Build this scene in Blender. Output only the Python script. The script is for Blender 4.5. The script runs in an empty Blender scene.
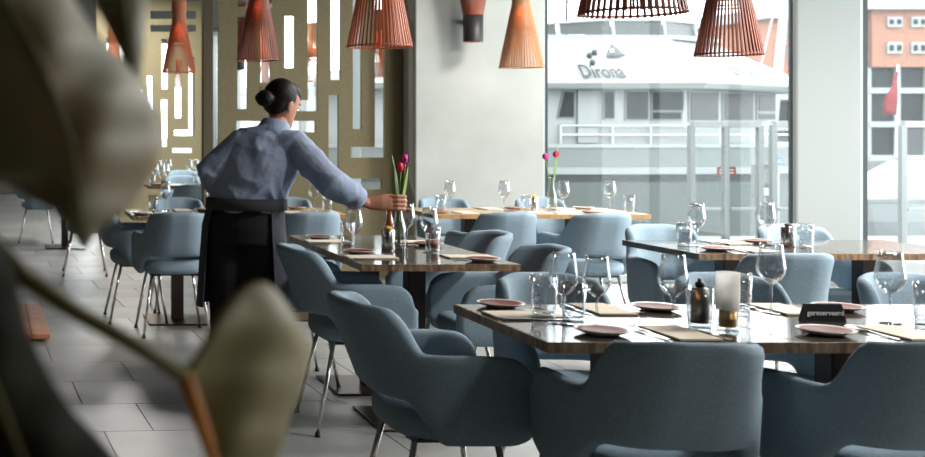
import bpy, math, random
from mathutils import Vector, Matrix, Euler
random.seed(7)
PI = math.pi
SC = bpy.context.scene
COL = SC.collection

# ------------------------------------------------------------------ camera, world, exposure
EYE = 1.325
cam_d = bpy.data.cameras.new('camera')
cam = bpy.data.objects.new('camera', cam_d)
COL.objects.link(cam)
cam.location = (0, 0, EYE)
cam.rotation_euler = (PI / 2, 0, 0)
cam_d.sensor_width = 36.0
cam_d.lens = 1142 * 36 / 925
cam_d.shift_x = (462.5 - 25) / 925          # the photograph is a crop of a wider frame
cam_d.shift_y = -(228.5 - 130) / 925
cam_d.clip_start = 0.05
cam_d.clip_end = 500
cam_d.dof.use_dof = True
cam_d.dof.focus_distance = 4.8
cam_d.dof.aperture_fstop = 4.0
SC.camera = cam

world = bpy.data.worlds.new('overcast_sky')
SC.world = world
world.use_nodes = True
bg = world.node_tree.nodes['Background']
bg.inputs[0].default_value = (0.95, 0.985, 1.0, 1)
bg.inputs[1].default_value = 3.8

SC.view_settings.view_transform = 'Standard'
SC.view_settings.look = 'None'
SC.view_settings.exposure = 0.66
SC.view_settings.gamma = 1.0
SC.view_settings.use_curve_mapping = False
try:
    SC.cycles.use_denoising = True
    SC.cycles.max_bounces = 10
    SC.cycles.diffuse_bounces = 6
    SC.cycles.transparent_max_bounces = 24
    SC.cycles.sample_clamp_indirect = 6.0
    SC.cycles.caustics_reflective = False
    SC.cycles.caustics_refractive = False
except Exception:
    pass

CEIL = 3.2
FILL_W = 40
def portal(loc, rot, sx, sy):
    d = bpy.data.lights.new('window_portal', 'AREA')
    d.shape = 'RECTANGLE'; d.size = sx; d.size_y = sy
    d.cycles.is_portal = True
    o = bpy.data.objects.new('window_portal', d)
    COL.objects.link(o); o.location = loc; o.rotation_euler = rot
portal((5.62, 10.05, 1.6), (-PI / 2, 0, 0), 2.3, 3.2)
portal((7.85, 10.05, 1.6), (-PI / 2, 0, 0), 1.1, 3.2)
portal((8.4, 6.4, 1.6), (0, PI / 2, 0), 3.2, 7.0)
portal((3.55, 17, 1.6), (0, PI / 2, 0), 3.2, 13.0)
portal((2.3, 24.1, 1.6), (-PI / 2, 0, 0), 2.6, 3.2)

# ------------------------------------------------------------------ materials
MATS = {}
def srgb(r, g, b):
    f = lambda c: (c / 255 / 12.92) if c / 255 <= 0.04045 else ((c / 255 + 0.055) / 1.055) ** 2.4
    return (f(r), f(g), f(b), 1)

def mat(name, col, rough=0.5, metal=0.0, emis=None, estr=0, noise=None, bump=None, trans=0, spec=None, rnd=0.0):
    """noise=(scale, colour2, stretch) mixes a second colour; bump=(scale, strength); rnd = brightness variation per object"""
    m = bpy.data.materials.new(name); m.use_nodes = True
    nt = m.node_tree; b = nt.nodes['Principled BSDF']
    b.inputs['Base Color'].default_value = col
    b.inputs['Roughness'].default_value = rough
    b.inputs['Metallic'].default_value = metal
    if spec is not None: b.inputs['Specular IOR Level'].default_value = spec
    if trans: b.inputs['Transmission Weight'].default_value = trans
    if emis:
        b.inputs['Emission Color'].default_value = emis
        b.inputs['Emission Strength'].default_value = estr
    if noise or bump:
        tc = nt.nodes.new('ShaderNodeTexCoord')
    src = None
    if noise:
        mp = nt.nodes.new('ShaderNodeMapping'); nt.links.new(tc.outputs['Object'], mp.inputs[0])
        mp.inputs['Scale'].default_value = noise[2] if len(noise) > 2 else (1, 1, 1)
        n = nt.nodes.new('ShaderNodeTexNoise'); n.inputs['Scale'].default_value = noise[0]
        n.inputs['Detail'].default_value = 6
        nt.links.new(mp.outputs[0], n.inputs['Vector'])
        rp = nt.nodes.new('ShaderNodeValToRGB')
        rp.color_ramp.elements[0].position = 0.35; rp.color_ramp.elements[0].color = col
        rp.color_ramp.elements[1].position = 0.68; rp.color_ramp.elements[1].color = noise[1]
        nt.links.new(n.outputs['Fac'], rp.inputs[0])
        src = rp.outputs[0]
        nt.links.new(src, b.inputs['Base Color'])
    if rnd:
        oi = nt.nodes.new('ShaderNodeObjectInfo')
        mr = nt.nodes.new('ShaderNodeMapRange')
        mr.inputs[3].default_value = 1 - rnd; mr.inputs[4].default_value = 1 + rnd
        nt.links.new(oi.outputs['Random'], mr.inputs[0])
        hv = nt.nodes.new('ShaderNodeHueSaturation')
        nt.links.new(mr.outputs[0], hv.inputs['Value'])
        if src: nt.links.new(src, hv.inputs['Color'])
        else: hv.inputs['Color'].default_value = col
        nt.links.new(hv.outputs[0], b.inputs['Base Color'])
    if bump:
        n2 = nt.nodes.new('ShaderNodeTexNoise'); n2.inputs['Scale'].default_value = bump[0]
        n2.inputs['Detail'].default_value = 4
        nt.links.new(tc.outputs['Object'], n2.inputs['Vector'])
        bp = nt.nodes.new('ShaderNodeBump'); bp.inputs['Strength'].default_value = bump[1]
        bp.inputs['Distance'].default_value = 0.01
        nt.links.new(n2.outputs['Fac'], bp.inputs['Height'])
        nt.links.new(bp.outputs[0], b.inputs['Normal'])
    MATS[name] = m
    return m

def thin_glass(name, tint=(1, 1, 1, 1), base=0.04, edge=0.5, power=3.0, veil=0.0):
    m = bpy.data.materials.new(name); m.use_nodes = True
    nt = m.node_tree; nt.nodes.clear()
    out = nt.nodes.new('ShaderNodeOutputMaterial')
    tr = nt.nodes.new('ShaderNodeBsdfTransparent'); tr.inputs[0].default_value = tint
    gl = nt.nodes.new('ShaderNodeBsdfGlossy'); gl.inputs['Roughness'].default_value = 0.02
    gl.inputs[0].default_value = (0.95, 0.97, 1, 1)
    lw = nt.nodes.new('ShaderNodeLayerWeight'); lw.inputs[0].default_value = 0.5
    pw = nt.nodes.new('ShaderNodeMath'); pw.operation = 'POWER'; pw.inputs[1].default_value = power
    nt.links.new(lw.outputs['Facing'], pw.inputs[0])
    ma = nt.nodes.new('ShaderNodeMath'); ma.operation = 'MULTIPLY_ADD'
    ma.inputs[1].default_value = edge; ma.inputs[2].default_value = base
    nt.links.new(pw.outputs[0], ma.inputs[0])
    mx = nt.nodes.new('ShaderNodeMixShader')
    nt.links.new(ma.outputs[0], mx.inputs[0])
    nt.links.new(tr.outputs[0], mx.inputs[1]); nt.links.new(gl.outputs[0], mx.inputs[2])
    last = mx
    if veil:
        df = nt.nodes.new('ShaderNodeBsdfTranslucent'); df.inputs[0].default_value = (0.95, 0.97, 0.97, 1)
        m2 = nt.nodes.new('ShaderNodeMixShader'); m2.inputs[0].default_value = veil
        nt.links.new(mx.outputs[0], m2.inputs[1]); nt.links.new(df.outputs[0], m2.inputs[2])
        last = m2
    nt.links.new(last.outputs[0], out.inputs[0])
    MATS[name] = m
    return m

mat('fabric', srgb(141, 161, 174), 0.9, bump=(420, 0.25), noise=(160, srgb(128, 147, 160)), spec=0.2)
mat('chrome', (0.72, 0.70, 0.67, 1), 0.18, 1.0)
mat('rubber', (0.02, 0.02, 0.02, 1), 0.6)
mat('table_lacquer', srgb(74, 66, 58), 0.09, noise=(3.0, srgb(58, 50, 43), (1, 9, 1)), spec=0.75)
mat('table_edge', srgb(150, 118, 88), 0.5, noise=(9, srgb(92, 68, 48), (6, 6, 1)), bump=(60, 0.5))
mat('oak_top', srgb(196, 168, 130), 0.22, noise=(4, srgb(172, 140, 100), (1, 10, 1)))
mat('oak_edge', srgb(176, 138, 92), 0.4, noise=(9, srgb(140, 104, 66), (5, 5, 1)))
mat('slate_edge', srgb(92, 98, 104), 0.5, noise=(30, srgb(70, 76, 82)))
mat('post_bronze', srgb(52, 38, 34), 0.4, 0.3)
mat('plate_bronze', srgb(88, 76, 66), 0.28, 0.85)
mat('terracotta', srgb(108, 40, 28), 0.5, noise=(8, srgb(88, 32, 23)), spec=0.15)
mat('porcelain', srgb(222, 214, 204), 0.25)
mat('napkin', srgb(214, 204, 186), 0.85, bump=(300, 0.1))
mat('steel', (0.62, 0.61, 0.60, 1), 0.2, 1.0)
mat('brass', srgb(176, 140, 84), 0.3, 0.9)
mat('black_plastic', (0.015, 0.016, 0.018, 1), 0.35)
mat('sign_black', srgb(26, 30, 36), 0.3)
mat('chalk', srgb(244, 246, 246), 0.8)
def frosted(name):
    m = bpy.data.materials.new(name); m.use_nodes = True
    nt = m.node_tree; nt.nodes.clear()
    out = nt.nodes.new('ShaderNodeOutputMaterial')
    d = nt.nodes.new('ShaderNodeBsdfDiffuse'); d.inputs[0].default_value = (.85, .85, .83, 1)
    l = nt.nodes.new('ShaderNodeBsdfTranslucent'); l.inputs[0].default_value = (.9, .9, .88, 1)
    r = nt.nodes.new('ShaderNodeBsdfTransparent')
    a = nt.nodes.new('ShaderNodeMixShader'); a.inputs[0].default_value = .6
    b = nt.nodes.new('ShaderNodeMixShader'); b.inputs[0].default_value = .3
    nt.links.new(d.outputs[0], a.inputs[1]); nt.links.new(l.outputs[0], a.inputs[2])
    nt.links.new(a.outputs[0], b.inputs[1]); nt.links.new(r.outputs[0], b.inputs[2])
    nt.links.new(b.outputs[0], out.inputs[0]); MATS[name] = m
frosted('frosted')
mat('print_white', srgb(238, 240, 240), 0.7)
thin_glass('glass', (0.94, 0.955, 0.96, 1), 0.07, 0.93, 1.9)
thin_glass('glass_base', (0.88, 0.9, 0.9, 1), 0.12, 0.7, 2.0)
thin_glass('window_glass', (0.97, 0.985, 0.985, 1), 0.015, 0.2, 4.0, veil=0.0)
thin_glass('boat_glass', srgb(120, 128, 128), 0.12, 0.4, 3.0)
mat('tile', srgb(154, 154, 151), 0.36, noise=(2.2, srgb(136, 137, 135)), bump=(25, 0.06), rnd=0.13)
mat('grout', srgb(124, 124, 122), 0.9)
mat('plaster', srgb(172, 176, 172), 0.9, noise=(1.6, srgb(154, 159, 155)), bump=(14, 0.12))
mat('wall_paint', srgb(156, 160, 158), 0.85)
mat('ceiling_paint', srgb(104, 102, 98), 0.9)
mat('dark_wall', srgb(120, 118, 110), 0.9)
mat('brown_wall', srgb(120, 110, 98), 0.9)
mat('alu', srgb(172, 178, 178), 0.4, 0.3)
mat('alu_dark', srgb(40, 48, 52), 0.5)
mat('olive', srgb(128, 119, 89), 0.75, noise=(60, srgb(119, 110, 82)))
mat('olive_dark', srgb(86, 78, 58), 0.7)
mat('birch', srgb(206, 134, 102), 0.5, noise=(20, srgb(190, 104, 64), (1, 1, 0.1)))
mat('birch_pale', srgb(212, 160, 116), 0.5, noise=(20, srgb(186, 130, 86), (1, 1, 0.1)))
mat('walnut', srgb(158, 86, 62), 0.45, noise=(20, srgb(124, 62, 44), (1, 1, 0.1)))
mat('lamp_black', (0.02, 0.018, 0.018, 1), 0.5)
mat('lamp_inner', srgb(225, 130, 80), 0.6)
mat('bulb', (1, 0.6, 0.3, 1), 0.5, emis=(1, 0.50, 0.20, 1), estr=45)
mat('skin', srgb(180, 124, 98), 0.5, bump=(90, 0.05))
mat('hair', srgb(30, 21, 19), 0.5, noise=(60, srgb(18, 12, 11), (1, 1, 5)), bump=(80, 0.3), spec=0.2)
mat('shirt', srgb(160, 174, 198), 0.9, noise=(9, srgb(142, 156, 182)), bump=(26, 0.55), spec=0.2)
mat('trousers', srgb(24, 23, 26), 0.9)
mat('apron', srgb(66, 70, 78), 0.9, bump=(30, 0.4))
mat('apron_tie', srgb(60, 60, 66), 0.9)
mat('shoe', (0.02, 0.02, 0.02, 1), 0.4)
mat('eye_white', srgb(225, 222, 215), 0.3)
mat('tulip_magenta', srgb(196, 52, 140), 0.5)
mat('tulip_red', srgb(214, 44, 78), 0.5)
mat('stem_green', srgb(112, 142, 60), 0.5)
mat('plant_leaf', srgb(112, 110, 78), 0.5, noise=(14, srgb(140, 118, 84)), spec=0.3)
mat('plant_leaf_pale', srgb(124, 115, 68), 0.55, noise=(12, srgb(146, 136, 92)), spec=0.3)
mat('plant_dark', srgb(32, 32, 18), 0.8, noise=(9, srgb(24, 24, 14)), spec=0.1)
mat('plant_stem', srgb(96, 90, 48), 0.6, spec=0.2)
mat('plant_rib', srgb(226, 138, 34), 0.5)
mat('pot_clay', srgb(120, 84, 66), 0.7)
mat('soil', srgb(52, 40, 30), 0.95)
mat('orange_wood', srgb(200, 136, 98), 0.55, noise=(5, srgb(170, 100, 66), (1, 8, 1)))
mat('orange_drink', srgb(230, 110, 60), 0.3)
mat('yellow', srgb(226, 186, 40), 0.5)
mat('pink_drink', srgb(206, 150, 128), 0.3)
mat('boat_white', srgb(136, 140, 140), 0.5, spec=0.2)
mat('boat_hull', srgb(88, 94, 92), 0.5, spec=0.2)
mat('boat_upper', srgb(112, 118, 117), 0.5, spec=0.2)
mat('boat_stripe', srgb(34, 42, 42), 0.4)
mat('boat_grey', srgb(44, 50, 50), 0.5)
mat('boat_text', srgb(26, 32, 36), 0.6)
mat('brick', srgb(146, 106, 88), 0.9, noise=(6, srgb(134, 95, 78)))
mat('concrete', srgb(118, 120, 118), 0.9)
mat('far_glass', srgb(36, 41, 42), 0.4, spec=0.12)
mat('far_frame', srgb(140, 144, 144), 0.7)
mat('water', srgb(70, 84, 86), 0.12, bump=(1.2, 0.4))
mat('deck', srgb(110, 110, 106), 0.8)
mat('red_sign', srgb(140, 60, 54), 0.6)
mat('red_flag', srgb(118, 34, 36), 0.8)
mat('blue_sign', srgb(80, 130, 190), 0.6)
mat('mill_metal', srgb(120, 116, 110), 0.35, 0.8)
mat('post_white', srgb(122, 128, 128), 0.6)
mat('cord', srgb(40, 34, 30), 0.6)

# ------------------------------------------------------------------ mesh builder
class MB:
    def __init__(s): s.v = []; s.f = []
    def add(s, vs, fs):
        o = len(s.v); s.v += [tuple(p) for p in vs]; s.f += [tuple(i + o for i in f) for f in fs]; return s
    def box(s, x0, x1, y0, y1, z0, z1, M=None):
        vs = [Vector((x, y, z)) for z in (z0, z1) for y in (y0, y1) for x in (x0, x1)]
        if M: vs = [M @ p for p in vs]
        return s.add(vs, [(0, 2, 3, 1), (4, 5, 7, 6), (0, 1, 5, 4), (2, 6, 7, 3), (0, 4, 6, 2), (1, 3, 7, 5)])
    def rbox(s, x0, x1, y0, y1, z0, z1, c=0.003, M=None):
        """box with chamfered vertical and horizontal edges"""
        rings = []
        for z, i in ((z0, c), (z0 + c, 0), (z1 - c, 0), (z1, c)):
            a, b, d, e = x0 + i, x1 - i, y0 + i, y1 - i
            rings.append([Vector(p) for p in ((a + c, d, z), (b - c, d, z), (b, d + c, z), (b, e - c, z), (b - c, e, z), (a + c, e, z), (a, e - c, z), (a, d + c, z))])
        if M: rings = [[M @ p for p in r] for r in rings]
        return s.loft(rings)
    def loft(s, rings, cap=True, closed=True):
        n = len(rings[0]); o = len(s.v)
        for r in rings: s.v += [tuple(p) for p in r]
        m = n if closed else n - 1
        for i in range(len(rings) - 1):
            for j in range(m):
                k = (j + 1) % n
                s.f.append((o + i * n + j, o + i * n + k, o + (i + 1) * n + k, o + (i + 1) * n + j))
        if cap:
            s.f.append(tuple(o + j for j in range(n - 1, -1, -1)))
            s.f.append(tuple(o + (len(rings) - 1) * n + j for j in range(n)))
        return s
    def lathe(s, prof, n=20, c=(0, 0, 0), cap=False):
        rings = [[(c[0] + r * math.cos(2 * PI * k / n), c[1] + r * math.sin(2 * PI * k / n), c[2] + z) for k in range(n)] for r, z in prof]
        return s.loft(rings, cap)
    def tube(s, pts, r, n=8, cap=True, side=None):
        """pts: list of points; r: radius or list of radii or list of (a, b)"""
        pts = [Vector(p) for p in pts]
        if not isinstance(r, (list, tuple)): r = [r] * len(pts)
        rings = []; ref = Vector(side) if side else None
        for i, p in enumerate(pts):
            t = (pts[min(i + 1, len(pts) - 1)] - pts[max(i - 1, 0)]).normalized()
            if ref is None:
                ref = Vector((0, 0, 1)) if abs(t.z) < 0.9 else Vector((1, 0, 0))
            a = (ref - t * ref.dot(t)).normalized(); b = t.cross(a)
            if not side: ref = a
            ra, rb = r[i] if isinstance(r[i], (list, tuple)) else (r[i], r[i])
            rings.append([p + a * (ra * math.cos(2 * PI * k / n)) + b * (rb * math.sin(2 * PI * k / n)) for k in range(n)])
        return s.loft(rings, cap)
    def ell(s, c, r, n=16, m=10, M=None):
        rings = []
        for i in range(m + 1):
            th = PI * (0.02 + 0.96 * i / m)
            rings.append([Vector((r[0] * math.sin(th) * math.cos(2 * PI * k / n), r[1] * math.sin(th) * math.sin(2 * PI * k / n), -r[2] * math.cos(th))) for k in range(n)])
        T = Matrix.Translation(Vector(c)) @ (M if M else Matrix.Identity(4))
        return s.loft([[T @ p for p in rr] for rr in rings])
    def prism(s, poly, h0, h1, axis='z'):
        """poly of 2D points extruded along an axis"""
        f = {'z': lambda a, b, h: (a, b, h), 'y': lambda a, b, h: (a, h, b), 'x': lambda a, b, h: (h, a, b)}[axis]
        return s.loft([[f(a, b, h0) for a, b in poly], [f(a, b, h1) for a, b in poly]])
    def mesh(s, name, m, smooth=False):
        me = bpy.data.meshes.new(name)
        me.from_pydata(s.v, [], s.f)
        import bmesh
        b = bmesh.new(); b.from_mesh(me); bmesh.ops.recalc_face_normals(b, faces=b.faces); b.to_mesh(me); b.free()
        me.materials.append(MATS[m])
        if smooth: me.polygons.foreach_set('use_smooth', [True] * len(me.polygons))
        me.update()
        return me
    def obj(s, name, m, parent=None, smooth=False):
        return link(name, s.mesh(name, m, smooth), parent)

def link(name, me, parent=None):
    o = bpy.data.objects.new(name, me); COL.objects.link(o)
    if parent: o.parent = parent
    return o
def tag(o, label, cat, group=None, kind=None):
    o['label'] = label; o['category'] = cat
    if group: o['group'] = group
    if kind: o['kind'] = kind
    return o
def struct(o):
    o['kind'] = 'structure'; return o
def thing(name, label, cat, loc=(0, 0, 0), rz=0, group=None):
    o = bpy.data.objects.new(name, None); COL.objects.link(o); o.empty_display_size = 0.1
    o.location = loc; o.rotation_euler = (0, 0, rz)
    return tag(o, label, cat, group)
def dup(root, loc, rz, label, group=None):
    r = root.copy(); COL.objects.link(r); r.location = loc; r.rotation_euler = (0, 0, rz)
    r['label'] = label
    if group: r['group'] = group
    elif 'group' in r: del r['group']
    for ch in list(root.children):
        c = ch.copy(); COL.objects.link(c); c.parent = r
        for g in list(ch.children):
            d = g.copy(); COL.objects.link(d); d.parent = c
    return r
def smooth_angle(me, deg=40):
    try: me.set_sharp_from_angle(angle=math.radians(deg))
    except Exception: pass
def text_mesh(name, body, size, m, shear=0.0, extrude=0.0005, align='CENTER', bold=0.0):
    cu = bpy.data.curves.new(name, 'FONT'); cu.body = body; cu.size = size; cu.shear = shear
    cu.extrude = extrude; cu.offset = size * bold; cu.align_x = align; cu.align_y = 'CENTER'; cu.resolution_u = 3
    t = bpy.data.objects.new(name, cu); COL.objects.link(t)
    dg = bpy.context.evaluated_depsgraph_get()
    me = bpy.data.meshes.new_from_object(t.evaluated_get(dg))
    bpy.data.objects.remove(t); bpy.data.curves.remove(cu)
    me.name = name; me.materials.clear(); me.materials.append(MATS[m])
    return me
def remeshed(name, mb, m, voxel, smooth=3):
    me = mb.mesh(name + '_tmp', m)
    t = bpy.data.objects.new(name, me); COL.objects.link(t)
    r = t.modifiers.new('r', 'REMESH'); r.mode = 'VOXEL'; r.voxel_size = voxel; r.use_smooth_shade = True
    if smooth:
        q = t.modifiers.new('s', 'SMOOTH'); q.iterations = smooth; q.factor = 0.5
    dg = bpy.context.evaluated_depsgraph_get()
    out = bpy.data.meshes.new_from_object(t.evaluated_get(dg))
    bpy.data.objects.remove(t); bpy.data.meshes.remove(me)
    out.name = name; out.materials.clear(); out.materials.append(MATS[m])
    out.polygons.foreach_set('use_smooth', [True] * len(out.polygons))
    return out
def wrinkle(me, amp, freq, seed=0.0):
    from mathutils import noise
    ns = [v.normal.copy() for v in me.vertices]
    for v, n in zip(me.vertices, ns):
        p = v.co
        q = Vector((p.x * freq + seed, p.y * freq * .7, p.z * freq * 1.0))
        q += Vector((noise.noise(q * .5), noise.noise(q * .5 + Vector((5, 1, 2))), noise.noise(q * .5 + Vector((2, 7, 3))))) * 1.2
        v.co = p + n * (amp * (1 - 2 * abs(noise.noise(q))))
    return me
def sstep(a, b, x):
    t = min(1, max(0, (x - a) / (b - a))); return t * t * (3 - 2 * t)

# ------------------------------------------------------------------ floor with separate tiles
X0, X1, YB, YW, YE = -4.0, 8.4, -2.5, 9.9, 24.0
floor = struct(MB().prism([(X0, YB), (X1, YB), (X1, YW + .05), (3.6, YW + .05), (3.6, YE), (X0, YE)], -0.12, -0.004).obj('floor', 'grout'))
ROT = math.radians(3.5)
TL, TW = 0.61, 0.5
tile_me = MB().rbox(-TL / 2 + .002, TL / 2 - .002, -TW / 2 + .002, TW / 2 - .002, -0.012, 0.0, 0.001).mesh('tile', 'tile')
c_, s_ = math.cos(ROT), math.sin(ROT)
tiles = []
for r in range(-8, 50):
    for c in range(-9, 24):
        u = c * TL + (0.3 if r % 2 else 0.0) + 0.05 * math.sin(r * 2.3)
        v = r * TW + 0.24
        x, y = u * c_ - v * s_, u * s_ + v * c_
        if not (X0 + .35 < x < X1 - .35 and YB + .3 < y < YE - .3): continue
        if x > 3.25 and y > YW - .3: continue
        vis = False
        if y > 2.5:
            px, py = 25 + x * 1142 / y, 130 + 1513 / y
            vis = -40 < px < 960 and py < 480
        tiles.append((0 if vis else 1, y, x))
tiles.sort()
rest = MB()
for k, (nv, y, x) in enumerate(tiles):
    if k < 300:
        o = link('tile', tile_me, floor); o.location = (x, y, 0); o.rotation_euler = (0, 0, ROT)
    else:
        rest.rbox(-TL / 2 + .002, TL / 2 - .002, -TW / 2 + .002, TW / 2 - .002, -0.012, 0.0, 0.001,
                  Matrix.Translation((x, y, 0)) @ Matrix.Rotation(ROT, 4, 'Z'))
o = rest.obj('tile', 'tile', floor); o['kind'] = 'stuff'

# ------------------------------------------------------------------ room shell
struct(MB().prism([(X0 - .2, YB - .2), (X1 + .2, YB - .2), (X1 + .2, YW + .3), (3.8, YW + .3), (3.8, YE + .3), (X0 - .2, YE + .3)], CEIL, CEIL + .2).obj('ceiling', 'ceiling_paint'))
struct(MB().box(X0 - .2, X0, YB - .2, YE + .2, -.1, CEIL).obj('wall_left', 'brown_wall'))
struct(MB().box(X0, X1, YB - .2, YB, -.1, CEIL).obj('wall_back', 'dark_wall'))
struct(MB().rbox(3.385, 4.50, YW, YW + .32, -.1, CEIL, .008).obj('wall_far', 'plaster'))
struct(MB().rbox(6.695, 7.25, YW, YW + .05, -.1, CEIL, .01).obj('wall_far_column', 'wall_paint'))

def window(name, x0, x1, y0, y1, mull, sill=0.06, head=CEIL, w=0.06, frame='alu', dark=False, gw=.004, dp=.05):
    """vertical glazing from (x0,y0) to (x1,y1); mull = fractions with mullions"""
    root = struct(bpy.data.objects.new(name, None)); COL.objects.link(root)
    a, b = Vector((x0, y0, 0)), Vector((x1, y1, 0)); d = b - a; L = d.length; ang = math.atan2(d.y, d.x)
    root.location = a; root.rotation_euler = (0, 0, ang)
    ed = [0] + list(mull) + [1]
    MB().rbox(0, L, -.05, .05, 0.0, sill, .004).obj('window_sill', frame, root)
    MB().rbox(0, L, -.05, .05, head - .06, head, .004).obj('window_head', frame, root)
    for i, t in enumerate(ed):
        c = min(max(t * L, w / 2), L - w / 2)
        MB().rbox(c - w / 2, c + w / 2, -dp, dp, sill, head - .06, .004).obj('mullion', frame, root)
        if dark:
            for s in (-1, 1):
                xx = c + s * (w / 2 + gw)
                if 0 < xx < L: MB().box(xx - gw, xx + gw, -.012, .012, sill, head - .06).obj('gasket', 'alu_dark', root)
    for i in range(len(ed) - 1):
        p, q = max(ed[i] * L, 0) + w * .6, ed[i + 1] * L - w * .6
        MB().box(p, q, -.006, .006, sill, head - .06).obj('pane', 'window_glass', root)
    return root
window('window_1', 4.50, 6.72, YW + .06, YW + .06, [], dark=True, w=.03, dp=.014, gw=.012)
window('window_2', 7.25, 8.4, YW + .06, YW + .06, [], dark=True, w=.05, gw=.02, dp=.014)
window('window_3', X1 + .03, X1 + .03, YW - .1, 2.9, [.25, .5, .75], w=.08)
struct(MB().box(X1, X1 + .2, YB, 2.9, -.1, CEIL).obj('wall_right', 'wall_paint'))
window('window_4', 3.60, 3.60, YE, YW + .35, [.17, .34, .5, .67, .84], w=.08)
window('window_5', 1.0, 3.6, YE + .05, YE + .05, [.33, .66], w=.08)
struct(MB().box(X0, 1.0, YE, YE + .2, -.1, CEIL).obj('wall_end', 'brown_wall'))
struct(MB().box(X1 - .02, X1 + .3, YW - .1, YW + .4, -.1, CEIL).obj('wall_corner', 'wall_paint'))

# ------------------------------------------------------------------ made-up ceiling panels, unseen above the frame, added to brighten the room
def fill_panel(x, y, w):
    t = thing('fill_panel', 'added square fill light panel, unseen on the ceiling above the dining tables', 'lamp', (x, y, CEIL), 0, 'added ceiling fill panels')
    for a, b, c, d in ((-.32, .32, -.32, -.3), (-.32, .32, .3, .32), (-.32, -.3, -.3, .3), (.3, .32, -.3, .3)):
        MB().box(a, b, c, d, -.02, 0).obj('frame', 'alu', t)
    MB().box(-.3, .3, -.3, .3, -.004, -.001).obj('diffuser', 'print_white', t)
    d = bpy.data.lights.new('fill_light', 'AREA'); d.shape = 'SQUARE'; d.size = .58; d.energy = w; d.color = (1.0, .97, .93)
    l = bpy.data.objects.new('fill_light', d); COL.objects.link(l); l.parent = t; l.location = (0, 0, -.012)
for x, y, f in ((4.6, 3.6, 2.4), (4.6, 5.8, 2.6), (4.6, 8.4, 1.4), (6.6, 3.6, 2.4), (6.6, 5.8, 2.2), (3.2, 1.2, .35), (1.6, 12.6, 1.5), (1.3, 15.0, 1.5)):
    fill_panel(x, y, FILL_W * f)

# ------------------------------------------------------------------ cut-out screens
def holed_panel(x0, x1, z0, z1, holes, th):
    xs = sorted(set([x0, x1] + [min(max(v, x0), x1) for h in holes for v in h[:2]]))
    zs = sorted(set([z0, z1] + [min(max(v, z0), z1) for h in holes for v in h[2:]]))
    nx, nz = len(xs) - 1, len(zs) - 1
    def solid(i, j):
        if i < 0 or j < 0 or i >= nx or j >= nz: return False
        cx, cz = (xs[i] + xs[i + 1]) / 2, (zs[j] + zs[j + 1]) / 2
        return not any(h[0] < cx < h[1] and h[2] < cz < h[3] for h in holes)
    b = MB(); f, k = -th / 2, th / 2
    for i in range(nx):
        for j in range(nz):
            if not solid(i, j): continue
            a, c, d, e = xs[i], xs[i + 1], zs[j], zs[j + 1]
            b.add([(a, f, d), (c, f, d), (c, f, e), (a, f, e)], [(0, 1, 2, 3)])
            b.add([(a, k, d), (c, k, d), (c, k, e), (a, k, e)], [(3, 2, 1, 0)])
            if not solid(i - 1, j): b.add([(a, f, d), (a, f, e), (a, k, e), (a, k, d)], [(0, 1, 2, 3)])
            if not solid(i + 1, j): b.add([(c, f, d), (c, k, d), (c, k, e), (c, f, e)], [(0, 1, 2, 3)])
            if not solid(i, j - 1): b.add([(a, f, d), (a, k, d), (c, k, d), (c, f, d)], [(0, 1, 2, 3)])
            if not solid(i, j + 1): b.add([(a, f, e), (c, f, e), (c, k, e), (a, k, e)], [(0, 1, 2, 3)])
    return b
def screen(name, label, y, x0, x1, slots, th=0.05, posts=()):
    """slots: (left, right, top, bottom) sizes in metres from the room's origin"""
    t = thing(name, label, 'screen', ((x0 + x1) / 2, y, 0), 0)
    cx = (x0 + x1) / 2
    hs = [(a - cx, b - cx, lo, hi) for a, b, hi, lo in slots]
    holed_panel(x0 - cx, x1 - cx, 0.0, CEIL, hs, th).obj('panel', 'olive', t)
    for a, b in posts:
        MB().rbox(a - cx, b - cx, -.05, .05, 0, CEIL, .004).obj('post', 'olive_dark', t)
    return t
k = 10.3 / 1142
sl = [(237, 247, -30, 7), (237, 247, 17, 109), (260, 270, 26, 83), (284, 294, 16, 68), (307, 317, -40, 111), (290, 317, 100, 111),
      (236, 315, 121, 132), (308, 315, 142.5, 153), (330, 340, -30, 80), (328, 338, 95, 178), (352, 361, -40, 129),
      (374, 384, 30, 157.5), (350, 384, 147, 157.5), (337, 381, 178.5, 189), (262, 300, 160, 171), (240, 250, 140, 190), (374, 384, -50, 12), (262, 272, -50, 8)]
screen('cutout_screen', 'olive panel screen with bright rectangular cut-outs, behind the waitress and beside the plaster wall', 10.3, 1.741, 3.44,
       [((a - 25) * k, (b - 25) * k, EYE + (130 - c) * k, EYE + (130 - d) * k) for a, b, c, d in sl], posts=[(3.44, 3.54), (1.60, 1.69)])
k = 16.0 / 1142
sl = [(150, 196, 11, 19), (150, 196, 25, 32), (161.5, 167.5, 39, 89), (161, 167, 99.5, 147), (175, 181, 60, 118), (188.5, 194.5, 57, 135), (174, 194.5, 130, 135.5),
      (172, 192, 148, 153), (147, 153, 76, 110), (120, 126, 20, 80), (106, 112, 38, 60), (132, 142, 90, 100), (186, 200, -20, 2), (108, 140, 118, 124), (102, 112, 150, 156)]
screen('cutout_screen', 'olive panel screen with rectangular cut-outs, farther off behind the foreground leaf', 16.0, 1.0, 2.49,
       [((a - 25) * k, (b - 25) * k, EYE + (130 - c) * k, EYE + (130 - d) * k) for a, b, c, d in sl], posts=[(2.49, 2.58)])

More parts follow.
